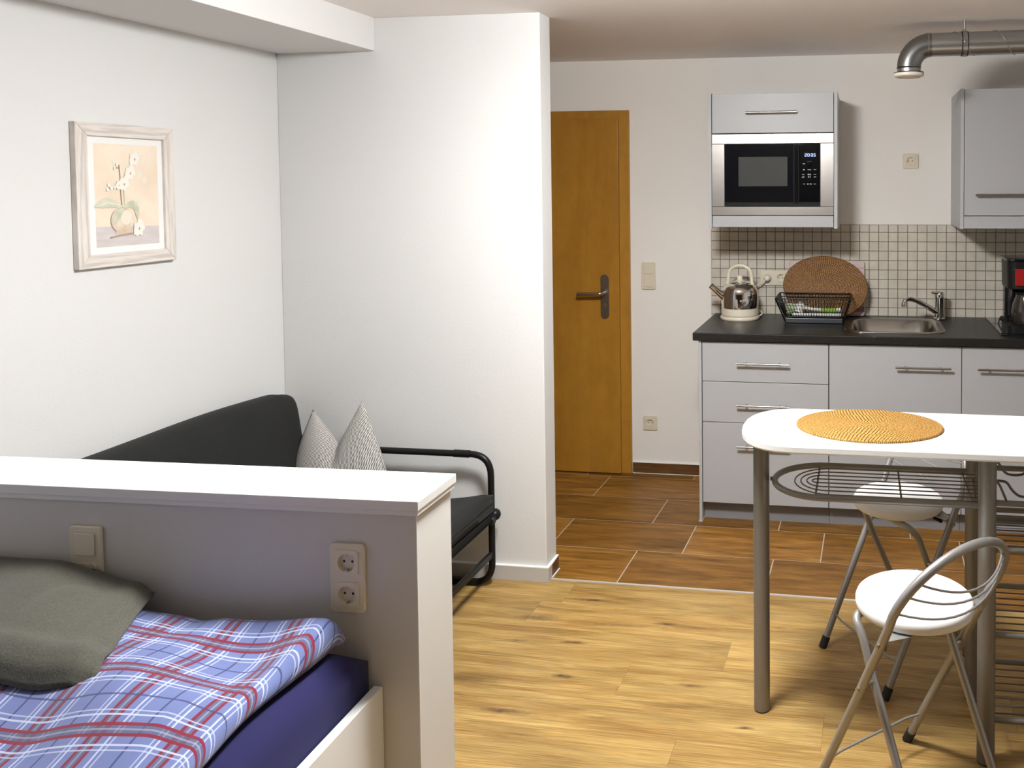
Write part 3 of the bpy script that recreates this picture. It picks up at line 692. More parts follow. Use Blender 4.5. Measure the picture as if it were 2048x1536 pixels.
rn = random.Random(2); bm = nb()
for k in range(150):
    a, r_ = rn.random()*2*PI, math.sqrt(rn.random())*.030; z0 = .978+math.sin(a)*r_*.9; y0_ = 4.252+math.cos(a)*r_
    tube(bm, [(-.325, y0_*.6+4.252*.4, z0*.7+.982*.3), (-.376-rn.random()*.008, y0_, z0-.004)], .0014, 4, mi=1 if rn.random() < .4 else 0)
obj('bristles', bm, [wp, gp], t)
bm = nb(); prism(bm, rrect(-.352, -.108, 4.212, 4.226, .006), 'z', WZ+.0395, WZ+.0515)
o = obj('plastic_tray', bm, wp, bevel=.002); tag(o, 'flat white plastic strip lying in the dish rack under the brush', 'tray')
# coffee maker
t = thing('coffee_maker', 'black filter coffee maker with red panel on the hob', 'coffee maker', (.735, 4.10, .911))
cz = .911
bm = nb()
def cm(name, x0, x1, y0_, y1_, z0, z1, r, m_, par=t, taper=0, mi=0):
    bm = nb(); n = 6; R_ = []
    for q in range(n+1):
        z = z0+(z1-z0)*q/n; s = taper*(q/n)
        R_.append([bm.verts.new((p[0], p[1], z)) for p in rrect(x0-s, x1+s, y0_-s, y1_, r)])
    for A, B in zip(R_, R_[1:]):
        for i in range(len(A)): bm.faces.new((A[i], A[(i+1) % len(A)], B[(i+1) % len(A)], B[i]))
    bm.faces.new(R_[0][::-1]); bm.faces.new(R_[-1]); return obj(name, bm, m_, par, smooth=True, bevel=.002)
cm('warming_base', .663, .845, 3.985, 4.235, cz, cz+.038, .035, blackm)
cm('water_tower', .668, .840, 4.13, 4.235, cz+.038, cz+.235, .03, blackgl)
cm('filter_housing', .662, .846, 4.000, 4.235, cz+.205, cz+.332, .045, blackm, taper=.003)
cm('lid', .655, .853, 3.994, 4.240, cz+.333, cz+.346, .045, blackgl)
obj('red_panel', box(nb(), .690, .812, 3.9945, 3.9990, cz+.222, cz+.300), mat('red_plastic', (.30, .006, .006), .3), t, bevel=.003)
gl = mat('carafe_glass', (.03, .025, .02), .05, coat=.5)
bm = nb(); lathe(bm, [(.056, 0), (.064, .02), (.067, .055), (.062, .095), (.050, .125), (.048, .135)], (.752, 4.062, cz+.040), 40); cf = obj('carafe', bm, gl, t, smooth=True)
bm = nb(); lathe(bm, [(.050, 0), (.052, .012), (.03, .018)], (.752, 4.062, cz+.176), 32); obj('carafe_lid', bm, blackm, cf, smooth=True)
bm = nb(); tube(bm, roundpoly([(.752, 4.005, cz+.165), (.752, 3.962, cz+.160), (.752, 3.965, cz+.075), (.752, 4.0, cz+.07)], .02, 4), .008, 12); obj('carafe_handle', bm, blackm, cf, smooth=True)
bm = nb(); tube(bm, [(.670, 4.15, cz+.045), (.640, 4.12, cz+.05), (.630, 4.08, cz+.03), (.640, 4.04, cz+.006), (.662, 4.03, cz+.0045), (.672, 4.05, cz+.0045)], .0032, 8)
tube(bm, [(.652, 4.13, cz+.052), (.664, 4.10, cz+.050)], .012, 14); obj('power_cord', bm, rubber, t, smooth=True)

# ------------------------------------------------------------ bar table
TZ, TC, TH_ = .880, 2.503, .197
def table_outline(x0, x1, c, h, n=14):
    p = []
    for sgn, xe, xa in ((1, x1-.17, .17), (-1, x0+.17, .17)):
        for k in range(n+1):
            a = -PI/2+PI*k/n
            ca, sa = math.cos(a), math.sin(a); ex = 2/2.35
            p.append((xe+sgn*xa*abs(ca)**ex, c+sgn*h*math.copysign(abs(sa)**ex, sa)))
    return p
t = thing('bar_table', 'white oval-ended bar table with silver tube legs and wire shelves', 'table', (.38, TC, 0))
bm = nb(); prism(bm, table_outline(-.358, 1.42, TC, TH_), 'z', TZ-.024, TZ); obj('tabletop', bm, white_lam, t, smooth=True, bevel=.0055, seg=4, angle=50)
LY = (2.357, 2.652); XA, XB = .338, .790
def tleg(x, y, zt=TZ-.024):
    bm = nb(); tube(bm, [(x, y, .004), (x, y, zt)], .0245, 32); lg = obj('leg', bm, silver_leg, t, smooth=True)
    bm = nb(); lathe(bm, [(.0235, 0), (.0235, .005)], (x, y, 0), 28); obj('foot_cap', bm, rubber, lg, smooth=True)
tleg(-.304, TC+.004); tleg(1.365, TC+.004)
for x in (XA, XB):
    for y in LY: tleg(x, y)
def shelf(z, y0_=LY[0], y1_=LY[1], wires=True):
    for y in (y0_, y1_):
        bm = nb(); tube(bm, [(XA, y, z), (XB, y, z)], .0082, 14); s = obj('shelf_rail', bm, silver_leg, t, smooth=True)
    if wires:
        bm = nb()
        for k in range(1, 8): y = y0_+(y1_-y0_)*k/8; tube(bm, [(XA+.02, y, z-.004), (XB-.02, y, z-.004)], .0022, 8)
        for x in (XA+.026, (XA+XB)/2, XB-.026): tube(bm, [(x, y0_, z-.007), (x, y1_, z-.007)], .0028, 8)
        obj('shelf_wires', bm, rack_m, s, smooth=True)
    return s
for z in (.598, .360): shelf(z)
shelf(.121); s = shelf(.728, wires=False)
bm = nb(); ym = 2.50
def wave(pts, r=.0038): tube(bm, roundpoly(pts, .012, 4), r, 8)
for k in range(3):
    x0 = XA+.040+.145*k
    wave([(x0-.018, LY[1], .733), (x0-.006, ym+.06, .742), (x0+.012, ym-.02, .735), (x0+.012, LY[0], .732)])
    wave([(x0+.002, ym+.03, .802), (x0+.018, ym+.03, .780), (x0+.036, ym+.03, .752), (x0+.062, ym+.03, .748), (x0+.088, ym+.03, .752), (x0+.106, ym+.03, .780), (x0+.122, ym+.03, .802)])
    wave([(x0+.005, ym-.02, .748), (x0+.032, ym-.02, .746), (x0+.045, ym-.02, .722), (x0+.066, ym-.02, .704), (x0+.088, ym-.02, .704)])
obj('bottle_wires', bm, rack_m, s, smooth=True)
# D-shaped side rack under the left end
def drack(sg, xend, xleg):
    bm = nb(); z = .716; h0 = .1385; c = TC
    def U(xe, h, n=20, rx=None):
        rx = rx or h*1.0; p = [(xleg, c-h, z)]
        for k in range(n+1):
            a = -PI/2-PI*k/n; p.append((xe+sg*(-math.cos(a))*rx*-1 if False else xe-sg*abs(math.cos(a))*rx, c+h*math.sin(a), z))
        p.append((xleg, c+h, z)); return p
    tube(bm, U(xend+sg*.150, .140, rx=.150), .0092, 14)
    s = obj('rack_rail', bm, silver_leg, t, smooth=True)
    bm = nb()
    for h, q in ((.112, .060), (.080, .078), (.048, .096), (.016, .112)):
        tube(bm, U(xend+sg*(q+h), h, 16, rx=h), .0021, 8)
    for x in (xend+sg*.128, xend+sg*.37, xleg-sg*.035): tube(bm, [(x, c-.140, z-.004), (x, c+.140, z-.004)], .003, 8)
    obj('rack_wires', bm, rack_m, s, smooth=True)
    for yy in (-1, 1):
        bm = nb(); tube(bm, [(xleg-sg*.005, c+yy*.146, z-.01), (xleg-sg*.005, c+yy*.05, z-.05)], .0024, 8); obj('rack_bracket', bm, rack_m, s, smooth=True)
    bm = nb(); tube(bm, [(xend-sg*.0, c, z), (xend-sg*.014, c, z)], .006, 10); obj('rack_peg', bm, rack_m, s, smooth=True)
drack(1, -.262, XA)
drack(-1, 1.325, XB)
# placemat on the table
bm = mat_mesh(.2165, .169, .006); bm.transform(Matrix.Translation((.018, 2.521, TZ+.0002)) @ Matrix.Rotation(-.02, 4, 'Z'))
o = obj('placemat', bm, rattan_mat_material('honey_rattan', (.30, .14, .030), (.44, .235, .06), (.56, .33, .10)))
tag(o, 'oval woven rattan placemat lying flat on the white bar table', 'placemat')

# ------------------------------------------------------------ folding stools
def make_stool():
    t = thing('folding_stool', '', 'stool', (0, 0, 0))
    bm = nb(); lathe(bm, [(.138, .520), (.146, .523), (.1492, .531), (.1492, .541), (.146, .549), (.139, .553), (.10, .5545), (.02, .555)], (.011, 0, 0), 64)
    obj('seat', bm, white_seat, t, local=True, smooth=True, angle=80)
    U_ = lambda z: -.18+.51*z
    pts = [(U_(0.03), -.171, .03), (U_(.3), -.1755, .30), (U_(.55), -.181, .55)]
    for k in range(0, 19):
        a = PI*k/18; z = .598+.150*math.sin(a); pts.append((U_(z), -.188*math.cos(a), z))
    pts += [(U_(.55), .181, .55), (U_(.3), .1755, .30), (U_(.03), .171, .03)]
    bm = nb(); tube(bm, pts, .0112, 18); bf = obj('back_frame', bm, silver, t, local=True, smooth=True)
    bm = nb()
    for z, w_ in ((.682, .150), (.650, .170), (.606, .183)):
        p = []
        for k in range(13):
            q = -1+2*k/12; p.append((U_(z)+.045*(1-q*q), w_*q, z-.035*(1-q*q)))
        tube(bm, p, .0029, 8)
    for sg in (-1, 1): tube(bm, [(U_(.688), sg*.150, .688), (U_(.650), sg*.168, .650), (U_(.600), sg*.181, .600)], .0029, 8)
    obj('back_wires', bm, silver, bf, local=True, smooth=True)
    bm = nb(); tube(bm, roundpoly([(U_(.105), -.170, .105), (U_(.105)-.010, -.13, .105), (U_(.105)-.010, .13, .105), (U_(.105), .170, .105)], .02, 4), .0035, 10); obj('cross_wire', bm, silver, bf, local=True, smooth=True)
    for sg in (-1, 1):
        bm = nb(); tube(bm, [(U_(-.001), sg*.1705, .0005), (U_(.034), sg*.171, .034)], .0138, 18); obj('rubber_foot', bm, rubber, bf, local=True, smooth=True)
    V_ = lambda z: .20-.49*z
    pts = roundpoly([(V_(.03), -.145, .03), (V_(.40), -.143, .40), (V_(.47)+.004, -.143, .475), (-.062, -.139, .508), (-.064, -.09, .508), (-.064, .09, .508), (-.062, .139, .508), (V_(.47)+.004, .143, .475), (V_(.40), .143, .40), (V_(.03), .145, .03)], .03, 5)
    bm = nb(); tube(bm, pts, .0108, 18); ff = obj('front_frame', bm, silver, t, local=True, smooth=True)
    for sg in (-1, 1):
        bm = nb(); tube(bm, [(V_(-.001), sg*.145, .0005), (V_(.034), sg*.145, .034)], .0134, 18); obj('rubber_foot', bm, rubber, ff, local=True, smooth=True)
        bm = nb(); tube(bm, [(V_(.38), sg*.150, .38), (V_(.38), sg*.166, .38)], .008, 12)
        obj('pivot_pin', bm, handle_m, ff, local=True, smooth=True)
        for z, v_ in ((.365, .1885), (.507, .1925)):
            bm = nb(); lathe(bm, [(.006, -.003), (.005, .003)], (U_(z), sg*v_, z), 12, 'y'); obj('bolt', bm, handle_m, bf, local=True, smooth=True)
        bm = nb(); z = .522; x = U_(.510)
        prism(bm, [(x-.030, sg*.105), (x+.030, sg*.105), (x+.012, sg*.172), (x-.012, sg*.172)], 'z', z-.006, z-.003); box(bm, x-.010, x+.010, *(sorted((sg*.168, sg*.171))), .492, .519)
        obj('seat_bracket', bm, silver, t, local=True)
        bm = nb(); tube(bm, [(x-.014, sg*.118, .506), (x-.014, sg*.150, .506)], .006, 10); obj('bracket_stop', bm, blackm, t, local=True)
    bm = nb(); tube(bm, [(-.045, -.10, .518), (-.045, .10, .518)], .004, 8); box(bm, -.085, -.045, -.07, -.05, .516, .520); box(bm, -.085, -.045, .05, .07, .516, .520)
    obj('front_clip', bm, silver, t, local=True)
    return t
def dup_tree(o, parent=None):
    c = o.copy(); COL.objects.link(c)
    if parent: c.parent = parent
    for ch in [x for x in list(bpy.data.objects) if x.parent == o]: dup_tree(ch, c)
    return c
st = make_stool()
s2 = dup_tree(st)
st.location = (.123, 2.172, 0); st.rotation_euler = (0, 0, -.829)
s2.location = (.109, 2.850, 0); s2.rotation_euler = (0, 0, .648)
tag(st, 'white round folding stool in front of the bar table, nearest to the viewer', 'stool', 'folding stools at the bar table')
tag(s2, 'white round folding stool on the kitchen side of the bar table', 'stool', 'folding stools at the bar table')

# ------------------------------------------------------------ picture on the left wall
t = thing('picture_frame', 'framed orchid picture in a whitewashed wood frame on the left wall', 'picture', (XL, 2.467, 1.576))
PX = XL+.001
wc = ((.64, .57, .52), (.73, .67, .62), (.79, .75, .70))
fm = wood_mat('whitewashed_wood', wc, 10, 55, .6, uv=False, grain=.10, bump=.1, sz=4)
fh = wood_mat('whitewashed_wood_cross', wc, 10, 4, .6, uv=False, grain=.10, bump=.1, sz=55)
y0_, y1_, z0_, z1_, fw = 2.281, 2.655, 1.347, 1.805, .042
bm = nb()
for pts, mi in (([(y0_, z0_), (y0_+fw, z0_+fw), (y0_+fw, z1_-fw), (y0_, z1_)], 0), ([(y1_, z0_), (y1_, z1_), (y1_-fw, z1_-fw), (y1_-fw, z0_+fw)], 0),
                ([(y0_, z0_), (y1_, z0_), (y1_-fw, z0_+fw), (y0_+fw, z0_+fw)], 1), ([(y0_, z1_), (y0_+fw, z1_-fw), (y1_-fw, z1_-fw), (y1_, z1_)], 1)):
    prism(bm, pts, 'x', PX, PX+.020, mi)
obj('frame', bm, [fm, fh], t, bevel=.002)
paper = mat('mat_paper', (.80, .80, .78), .8)
obj('mount', box(nb(), PX+.003, PX+.010, y0_+.03, y1_-.03, z0_+.03, z1_-.03), paper, t)
peach = mat('print_peach', (.76, .63, .49), .8, vary=(.82, .71, .58), scale=9, detail=3)
pm = [peach, mat('print_table', (.55, .50, .49), .8, vary=(.62, .57, .56), scale=12, stretch=(1, 1, 6)), mat('print_petal', (.80, .77, .70), .8), mat('print_leaf', (.47, .48, .35), .8, vary=(.64, .64, .52), scale=25),
      mat('print_stem', (.30, .22, .13), .8), mat('print_vase', (.76, .68, .56), .8, vary=(.60, .46, .34), scale=22), mat('print_shade', (.42, .31, .25), .8), mat('print_centre', (.55, .36, .26), .8), mat('print_petal_faint', (.78, .70, .58), .8)]
bm = nb(); X0 = PX+.0102; pn = [0]
def flat(pts, mi, lift=1):
    pn[0] += 1; vsx = [bm.verts.new((X0+.00003*pn[0], 2.352+u*.241, 1.410+v_*.331)) for u, v_ in pts]; f = bm.faces.new(vsx); f.material_index = mi
    if f.calc_area() and f.normal.x < 0: f.normal_flip()
    bm.normal_update()
    if f.normal.x < 0: f.normal_flip()
def ell(cu, cv, ru, rv, mi, rot=0., n=14, jag=0.):
    r_ = random.Random(int(cu*999+cv*77)); P = []
    for k in range(n):
        a = 2*PI*k/n; q = 1+jag*(r_.random()-.5); x, y = ru*math.cos(a)*q, rv*math.sin(a)*q*.73*1.0
        P.append((cu+x*math.cos(rot)-y*math.sin(rot), cv+(x*math.sin(rot)+y*math.cos(rot))))
    flat(P, mi)
flat([(0, 0), (1, 0), (1, 1), (0, 1)], 0); flat([(0, 0), (1, 0), (1, .185), (0, .205)], 1); flat([(0, .200), (1, .180), (1, .192), (0, .212)], 8)
def line(p, w_, mi):
    for a, b in zip(p, p[1:]):
        dx, dy = b[0]-a[0], b[1]-a[1]; L = math.hypot(dx, dy); nx, ny = -dy/L*w_, dx/L*w_
        flat([(a[0]-nx, a[1]-ny), (b[0]-nx, b[1]-ny), (b[0]+nx, b[1]+ny), (a[0]+nx, a[1]+ny)], mi)
def flower(u, v_, s, mi=2, c=True):
    for k, (ln, wd) in enumerate(((.85, .8), (1.0, 1.25), (.75, .7), (.75, .7), (1.0, 1.25))):
        a = math.radians(90+72*k+u*90); ell(u+math.cos(a)*s*.55, v_+math.sin(a)*s*.42, s*.55*ln, s*.62*wd, mi, a*1.0, jag=.2)
    if c: ell(u, v_-.004, s*.16, s*.22, 7)
for u, v_, s in ((.76, .86, .05), (.86, .82, .045), (.70, .70, .05), (.78, .65, .045), (.62, .47, .05), (.70, .44, .045), (.30, .83, .035)): flower(u, v_, s, 8, False)
line([(.40, .37), (.385, .55), (.38, .70), (.37, .80)], .007, 4); line([(.44, .37), (.435, .55), (.43, .68), (.50, .76), (.60, .83), (.72, .86)], .005, 3)
line([(.39, .56), (.30, .57), (.20, .57)], .004, 4)
flat([(-.02, .40), (.06, .445), (.16, .475), (.27, .46), (.36, .42), (.42, .385), (.34, .375), (.22, .385), (.10, .375), (0, .385)], 3)
flat([(.42, .38), (.48, .425), (.56, .445), (.63, .43), (.67, .38), (.665, .30), (.64, .25), (.61, .30), (.58, .36), (.52, .375)], 3)
line([(.02, .395), (.18, .43), (.36, .405)], .003, 2)
ell(.40, .25, .185, .175, 6, 0, 26); ell(.405, .255, .178, .172, 5, 0, 26); ell(.46, .28, .085, .10, 8, .3, 18)
flat([(.28, .115), (.56, .125), (.54, .155), (.52, .16), (.34, .155), (.30, .15)], 5); line([(.21, .088), (.38, .105), (.60, .118)], .009, 6)
flat([(.42, .37), (.37, .37), (.30, .345), (.26, .30), (.26, .24), (.275, .20), (.31, .235), (.37, .28), (.41, .33)], 3)
for u, v_, s in ((.62, .86, .085), (.545, .72, .085), (.44, .61, .085), (.36, .60, .05), (.66, .165, .095)): flower(u, v_, s)
for u, v_ in ((.30, .765), (.335, .80), (.20, .60), (.24, .57), (.29, .575), (.18, .555), (.34, .57)): ell(u, v_, .022, .024, 2)
line([(.30, .765), (.37, .77)], .003, 4)
obj('print', bm, pm, t)

# ------------------------------------------------------------ sofa
t = thing('sofa', 'dark grey futon sofa with black tube frame in the corner', 'sofa', (-1.93, 2.55, 0))
def arm(y, name='arm_frame'):
    bm = nb(); x1 = -1.466; x0 = -2.25
    tube(bm, roundpoly([(x0, y, .30), (x0, y, .532), (x1, y, .532), (x1, y, .0135), (x0+.05, y, .0135)], .085, 8), .0130, 18)
    a = obj(name, bm, sofatube, t, smooth=True)
    bm = nb(); tube(bm, [(-1.62, y, .5322), (-1.555, y, .532)], .0152, 18); obj('tube_sleeve', bm, sofatube, a, smooth=True)
    return a
arm(3.150); arm(2.02)
for x in (-1.466, -2.20):
    bm = nb(); tube(bm, [(x, 2.02, .290), (x, 3.150, .290)], .0235, 18); obj('seat_rail', bm, mat('black_canvas', (.010, .010, .010), .9, spec=.1), t, smooth=True)
bm = nb(); box(bm, -1.473, -1.459, 2.02, 3.145, .120, .146); obj('front_rail', bm, sofatube, t, bevel=.003)
bm = nb(); lathe(bm, [(.012, -.02), (.022, -.016), (.024, 0), (.018, .012), (.008, .018)], (-1.448, 3.150, .292), 20, 'x'); obj('hinge_knob', bm, blackm, t, smooth=True)
bm = nb(); lathe(bm, [(.02, -.018), (.022, 0), (.014, .014)], (-1.452, 3.118, .282), 18, 'x'); obj('hinge_knob', bm, blackm, t, smooth=True)
# seat mattress: rounded slab with a crease, slightly sagging
def slab(x0, x1, y0, y1, zt, zb, r, n=(26, 30), dz=None):
    bm = nb()
    def top_(u, v):
        x = x0+(x1-x0)*u; y = y0+(y1-y0)*v; e = min(x-x0, x1-x, y-y0, y1-y); q = max(0, 1-e/r); return Vector((x, y, zt-(1-math.sqrt(max(0, 1-q*q)))*r*.9+(dz(u, v) if dz else 0)))
    def bot_(u, v): x = x0+(x1-x0)*u; y = y0+(y1-y0)*v; return Vector((x, y, zb+(dz(u, v) if dz else 0)))
    A = grid(bm, n[0], n[1], top_); B = grid(bm, n[0], n[1], bot_)
    for i in range(n[0]):
        bm.faces.new((A[0][i], A[0][i+1], B[0][i+1], B[0][i])); bm.faces.new((A[-1][i], A[-1][i+1], B[-1][i+1], B[-1][i]))
    for j in range(n[1]):
        bm.faces.new((A[j][0], A[j+1][0], B[j+1][0], B[j][0])); bm.faces.new((A[j][-1], A[j+1][-1], B[j+1][-1], B[j][-1]))
    bmesh.ops.recalc_face_normals(bm, faces=bm.faces[:]); return bm
bm = slab(-2.22, -1.447, 2.045, 3.128, .400, .315, .022, dz=lambda u, v: -.050*(1-math.exp(-(1-u)/.2))+.003*math.sin(u*9+v*7))
sm = obj('seat_mattress', bm, sofafab, t, smooth=True, angle=75)
bm = nb(); tube(bm, [(-1.4475, 2.06, .3535), (-1.4475, 3.12, .3535)], .0035, 8); obj('piping', bm, sofafab, sm, smooth=True)
# back mattress
bm = nb(); nn = 40; prof = []
for k in range(20):                                   # cross-section in x-z, leaning on the wall
    a = 2*PI*k/20; ca, sa = math.cos(a), math.sin(a)
    px, pz = math.copysign(abs(ca)**.62, ca)*.066, math.copysign(abs(sa)**.35, sa)*.215
    prof.append((px, pz))
R_ = []
for j in range(nn+1):
    v = j/nn; y = 1.985+(3.135-1.985)*v; e = min(v, 1-v)*(1.15); q = max(0, 1-e/.045); s = math.sqrt(max(0.02, 1-q*q))*.75+.25
    row = []
    for px, pz in prof:
        z = .560+pz*(.9+.1*s)*(1+.012*math.sin(9*v+2)); x = -2.295+px*(s)*(1+.12*math.sin(5*v+pz*9))+(.560-z)*.16
        row.append(bm.verts.new((x, y, z+.012*math.sin(v*3.2)*(1 if pz > 0 else 0)-(.01 if v > .93 else 0))))
    R_.append(row)
for A, B in zip(R_, R_[1:]):
    for i in range(20): bm.faces.new((A[i], A[(i+1) % 20], B[(i+1) % 20], B[i]))
bm.faces.new(R_[0][::-1]); bm.faces.new(R_[-1])
bmesh.ops.recalc_face_normals(bm, faces=bm.faces[:])
obj('back_mattress', bm, sofafab, t, smooth=True, sub=1)
# cushion
m = bpy.data.materials.new('striped_cotton'); m.use_nodes = True; nt = m.node_tree; b_ = nt.nodes['Principled BSDF']; b_.inputs['Roughness'].default_value = .9
tc = N(nt, 'ShaderNodeTexCoord'); sp = N(nt, 'ShaderNodeSeparateXYZ'); nt.links.new(tc.outputs['UV'], sp.inputs[0])
row = math_node(nt, 'FLOOR', math_node(nt, 'MULTIPLY', sp.outputs[1], 16))
u_ = math_node(nt, 'ADD', math_node(nt, 'MULTIPLY', sp.outputs[0], 72), math_node(nt, 'MULTIPLY', row, .5))
dash = math_node(nt, 'GREATER_THAN', math_node(nt, 'FRACT', u_), .52)
nt.links.new(mixc(nt, dash, (.72, .70, .66), (.025, .023, .025)), b_.inputs['Base Color']); stripe = m
bm = nb()
def cush(side):
    def fn(u, v):
        q = 2*u-1
        Lx = -.196-.010*math.sin(PI*v)+.062*v**1.8; Rx = .222-.147*v**1.35; Mx = -.014*v
        x = Mx+(Rx-Mx)*q if q > 0 else Mx+(Mx-Lx)*q
        tipz = .338 if q < 0 else .378
        zt = .205+(tipz-.205)*abs(q)**1.0
        z = zt*v
        th = .088*max(0., 1-abs(q)**3.2)**.6*max(0., 1-abs(2*v-1)**3.0)**.6*(1-.52*v)
        th *= 1-.35*math.exp(-(q/.20)**2)*ease((v-.45)/.4)
        return Vector((-2.060+x, 3.050+side*th+.050*(z/.35), .366+z))
    return fn
for sd in (-1, 1):
    f = cush(sd); nu_, nv_ = 44, 34; uvl = bm.loops.layers.uv.verify()
    Pt = [[f(i/nu_, j/nv_) for i in range(nu_+1)] for j in range(nv_+1)]
    Vt = [[bm.verts.new(p) for p in r] for r in Pt]
    U0 = []
    for j in range(nv_+1):
        a = [0.]
        for i in range(nu_): a.append(a[-1]+(Pt[j][i+1]-Pt[j][i]).length)
        m_ = a[nu_//2]; k_ = .44/max(.3, a[-1]); U0.append([(x-m_)*(1+(k_-1)*.8) for x in a])
    V0 = [[0.]*(nu_+1)]
    for j in range(nv_): V0.append([V0[-1][i]+(Pt[j+1][i]-Pt[j][i]).length for i in range(nu_+1)])
    for j in range(nv_):
        for i in range(nu_):
            fc = bm.faces.new((Vt[j][i], Vt[j][i+1], Vt[j+1][i+1], Vt[j+1][i]))
            for l, (a, b) in zip(fc.loops, ((i, j), (i+1, j), (i+1, j+1), (i, j+1))): l[uvl].uv = (U0[b][a]/.44+.5, V0[b][a]/.38)
bmesh.ops.remove_doubles(bm, verts=bm.verts[:], dist=.0008); bmesh.ops.recalc_face_normals(bm, faces=bm.faces[:])
o = obj('cushion', bm, stripe, smooth=True, angle=120)
tag(o, 'black and white striped cushion with two peaks on the dark sofa', 'cushion')

# ------------------------------------------------------------ headboard wall, local frame at its right front corner
HBX, HBY, HBR = -.944, 1.671, .0212
t = thing('headboard', 'white headboard wall with ledge at the head of the bed', 'headboard', (HBX, HBY, 0), HBR)
W_ = 1.46
bm = nb(); box(bm, -W_, -.010, .008, .171, 0, .903); obj('panel', bm, white_head, t, local=True, bevel=.0015)
bm = nb(); box(bm, -W_, -.003, .003, .176, .892, .9035); obj('trim_strip', bm, white_ledge, t, local=True, bevel=.001)
bm = nb(); box(bm, -W_, 0, 0, .180, .9037, .925)
lg = obj('ledge_board', bm, white_ledge, t, local=True, bevel=.0015)
bm = nb()
for z in (.9075, .9110, .9145, .9180, .9215): box(bm, -.0005, .0003, .004, .176, z-.0004, z+.0004)
obj('edge_layers', bm, mat('plywood_edge_line', (.42, .40, .36), .8), lg, local=True)
bm = nb(); box(bm, -.0105, -.008, .008, .0095, 0, .893); obj('corner_bead', bm, silicone, t, local=True)
rr = Matrix.Translation((HBX, HBY, 0)) @ Matrix.Rotation(HBR, 4, 'Z')
def hb(x, z):
    lx = (x-HBX)/math.cos(HBR); p = rr @ Vector((lx, .008, z)); return p
plate('wall_socket', 'cream double socket upright on the headboard near its right end', ('s', 's'), hb(-1.110, .749), HBR)
plate('light_switch', 'cream rocker switch on the headboard behind the grey blanket', ('rocker', 's'), hb(-1.741, .760), HBR)

# ------------------------------------------------------------ bed
t = thing('bed_frame', 'white bed frame with a high side rail against the headboard', 'bed', (-1.7, .66, 0), HBR)
def bl(x, y, z): return rr @ Vector((x, y, z))
bm = nb(); box(bm, -.1135, -.092, -2.03, .0065, .10, .511); r_ = obj('side_rail', (bm.transform(rr), bm)[1], white_lam, t, bevel=.0015)
bm = nb(); box(bm, -1.455, -1.436, -2.03, .0065, .10, .45); bm.transform(rr); obj('side_rail', bm, white_lam, t)
bm = nb(); box(bm, -1.455, -.092, -2.052, -2.03, .10, .511); bm.transform(rr); obj('foot_board', bm, white_lam, t)
bm = nb(); box(bm, -1.436, -.1135, -2.03, .0, .40, .418); bm.transform(rr); obj('slat_base', bm, mat('slat_wood', (.5, .38, .24), .6), t)
for x in (-1.43, -.19):
    for y in (-1.98, -.10): bm = nb(); box(bm, x, x+.07, y, y+.07, 0, .40); bm.transform(rr); obj('leg', bm, white_lam, t)
def seam(u): return u
# mattress with navy fitted sheet
bm = slab(-1.428, -.1185, -2.02, -.004, .612, .420, .045, n=(30, 40), dz=lambda u, v: .004*math.sin(u*8+v*5)*ease(min(v, 1-v)*8)); bm.transform(rr)
o = obj('mattress', bm, navy, smooth=True, angle=80); tag(o, 'mattress in a dark navy fitted sheet on the white bed', 'mattress')
# plaid duvet
m = bpy.data.materials.new('blue_red_plaid'); m.use_nodes = True; nt = m.node_tree; b_ = nt.nodes['Principled BSDF']; b_.inputs['Roughness'].default_value = .95; b_.inputs['Sheen Weight'].default_value = .2
tc = N(nt, 'ShaderNodeTexCoord'); sp = N(nt, 'ShaderNodeSeparateXYZ'); nt.links.new(tc.outputs['UV'], sp.inputs[0])
def band(src, centre, half):
    d_ = math_node(nt, 'ABSOLUTE', math_node(nt, 'SUBTRACT', math_node(nt, 'FRACT', math_node(nt, 'ADD', src, .5-centre)), .5))
    return math_node(nt, 'LESS_THAN', d_, half)
no = N(nt, 'ShaderNodeTexNoise'); no.inputs['Scale'].default_value = 260; nt.links.new(tc.outputs['UV'], no.inputs['Vector'])
col = mixc(nt, no.outputs[0], (.105, .135, .30), (.14, .175, .36))
wv = []
for ax in (0, 1):
    s = sp.outputs[ax]
    for c, h, cc, f in ((0, .085, (.06, .06, .11), .7), (.20, .013, (.50, .54, .68), .75), (.80, .013, (.50, .54, .68), .75), (.265, .010, (.50, .54, .68), .55), (.735, .010, (.50, .54, .68), .55), (.5, .014, (.02, .025, .10), .8),
                        (-.072, .022, (.17, .003, .018), .96), (.072, .022, (.17, .003, .018), .96), (0, .012, (.5, .5, .6), .3)):
        col = mixc(nt, math_node(nt, 'MULTIPLY', band(s, c % 1.0, h), f), col, cc)
nt.links.new(col, b_.inputs['Base Color'])
bp = N(nt, 'ShaderNodeBump'); bp.inputs['Strength'].default_value = .25; bp.inputs['Distance'].default_value = .002; n2 = N(nt, 'ShaderNodeTexNoise'); n2.inputs['Scale'].default_value = 9; n2.inputs['Detail'].default_value = 5
nt.links.new(tc.outputs['UV'], n2.inputs['Vector']); nt.links.new(n2.outputs[0], bp.inputs['Height']); nt.links.new(bp.outputs[0], b_.inputs['Normal']); plaid = m
DX0, DX1, DY0, DY1 = -2.36, -1.088, .25, 1.640
def duv_z(x, y):
    e = .0
    h = .668
    h += .030*math.exp(-((y-1.60)/.10)**2)*(.75+.25*math.cos((x+1.25)*2*PI/.40))                  # head end ridge in two humps
    h += .022*math.sin((y+x*.35)*2*PI/.43+1.2)*(1 if x < -1.2 else max(0, (-1.11-x)/.09))
    h += .020*math.exp(-((x+1.62)/.20)**2)+.008*math.sin(x*19+y*6)
    h -= .012*math.exp(-((x+1.415)/.035)**2)*ease((y-1.5)/.15)
    return h
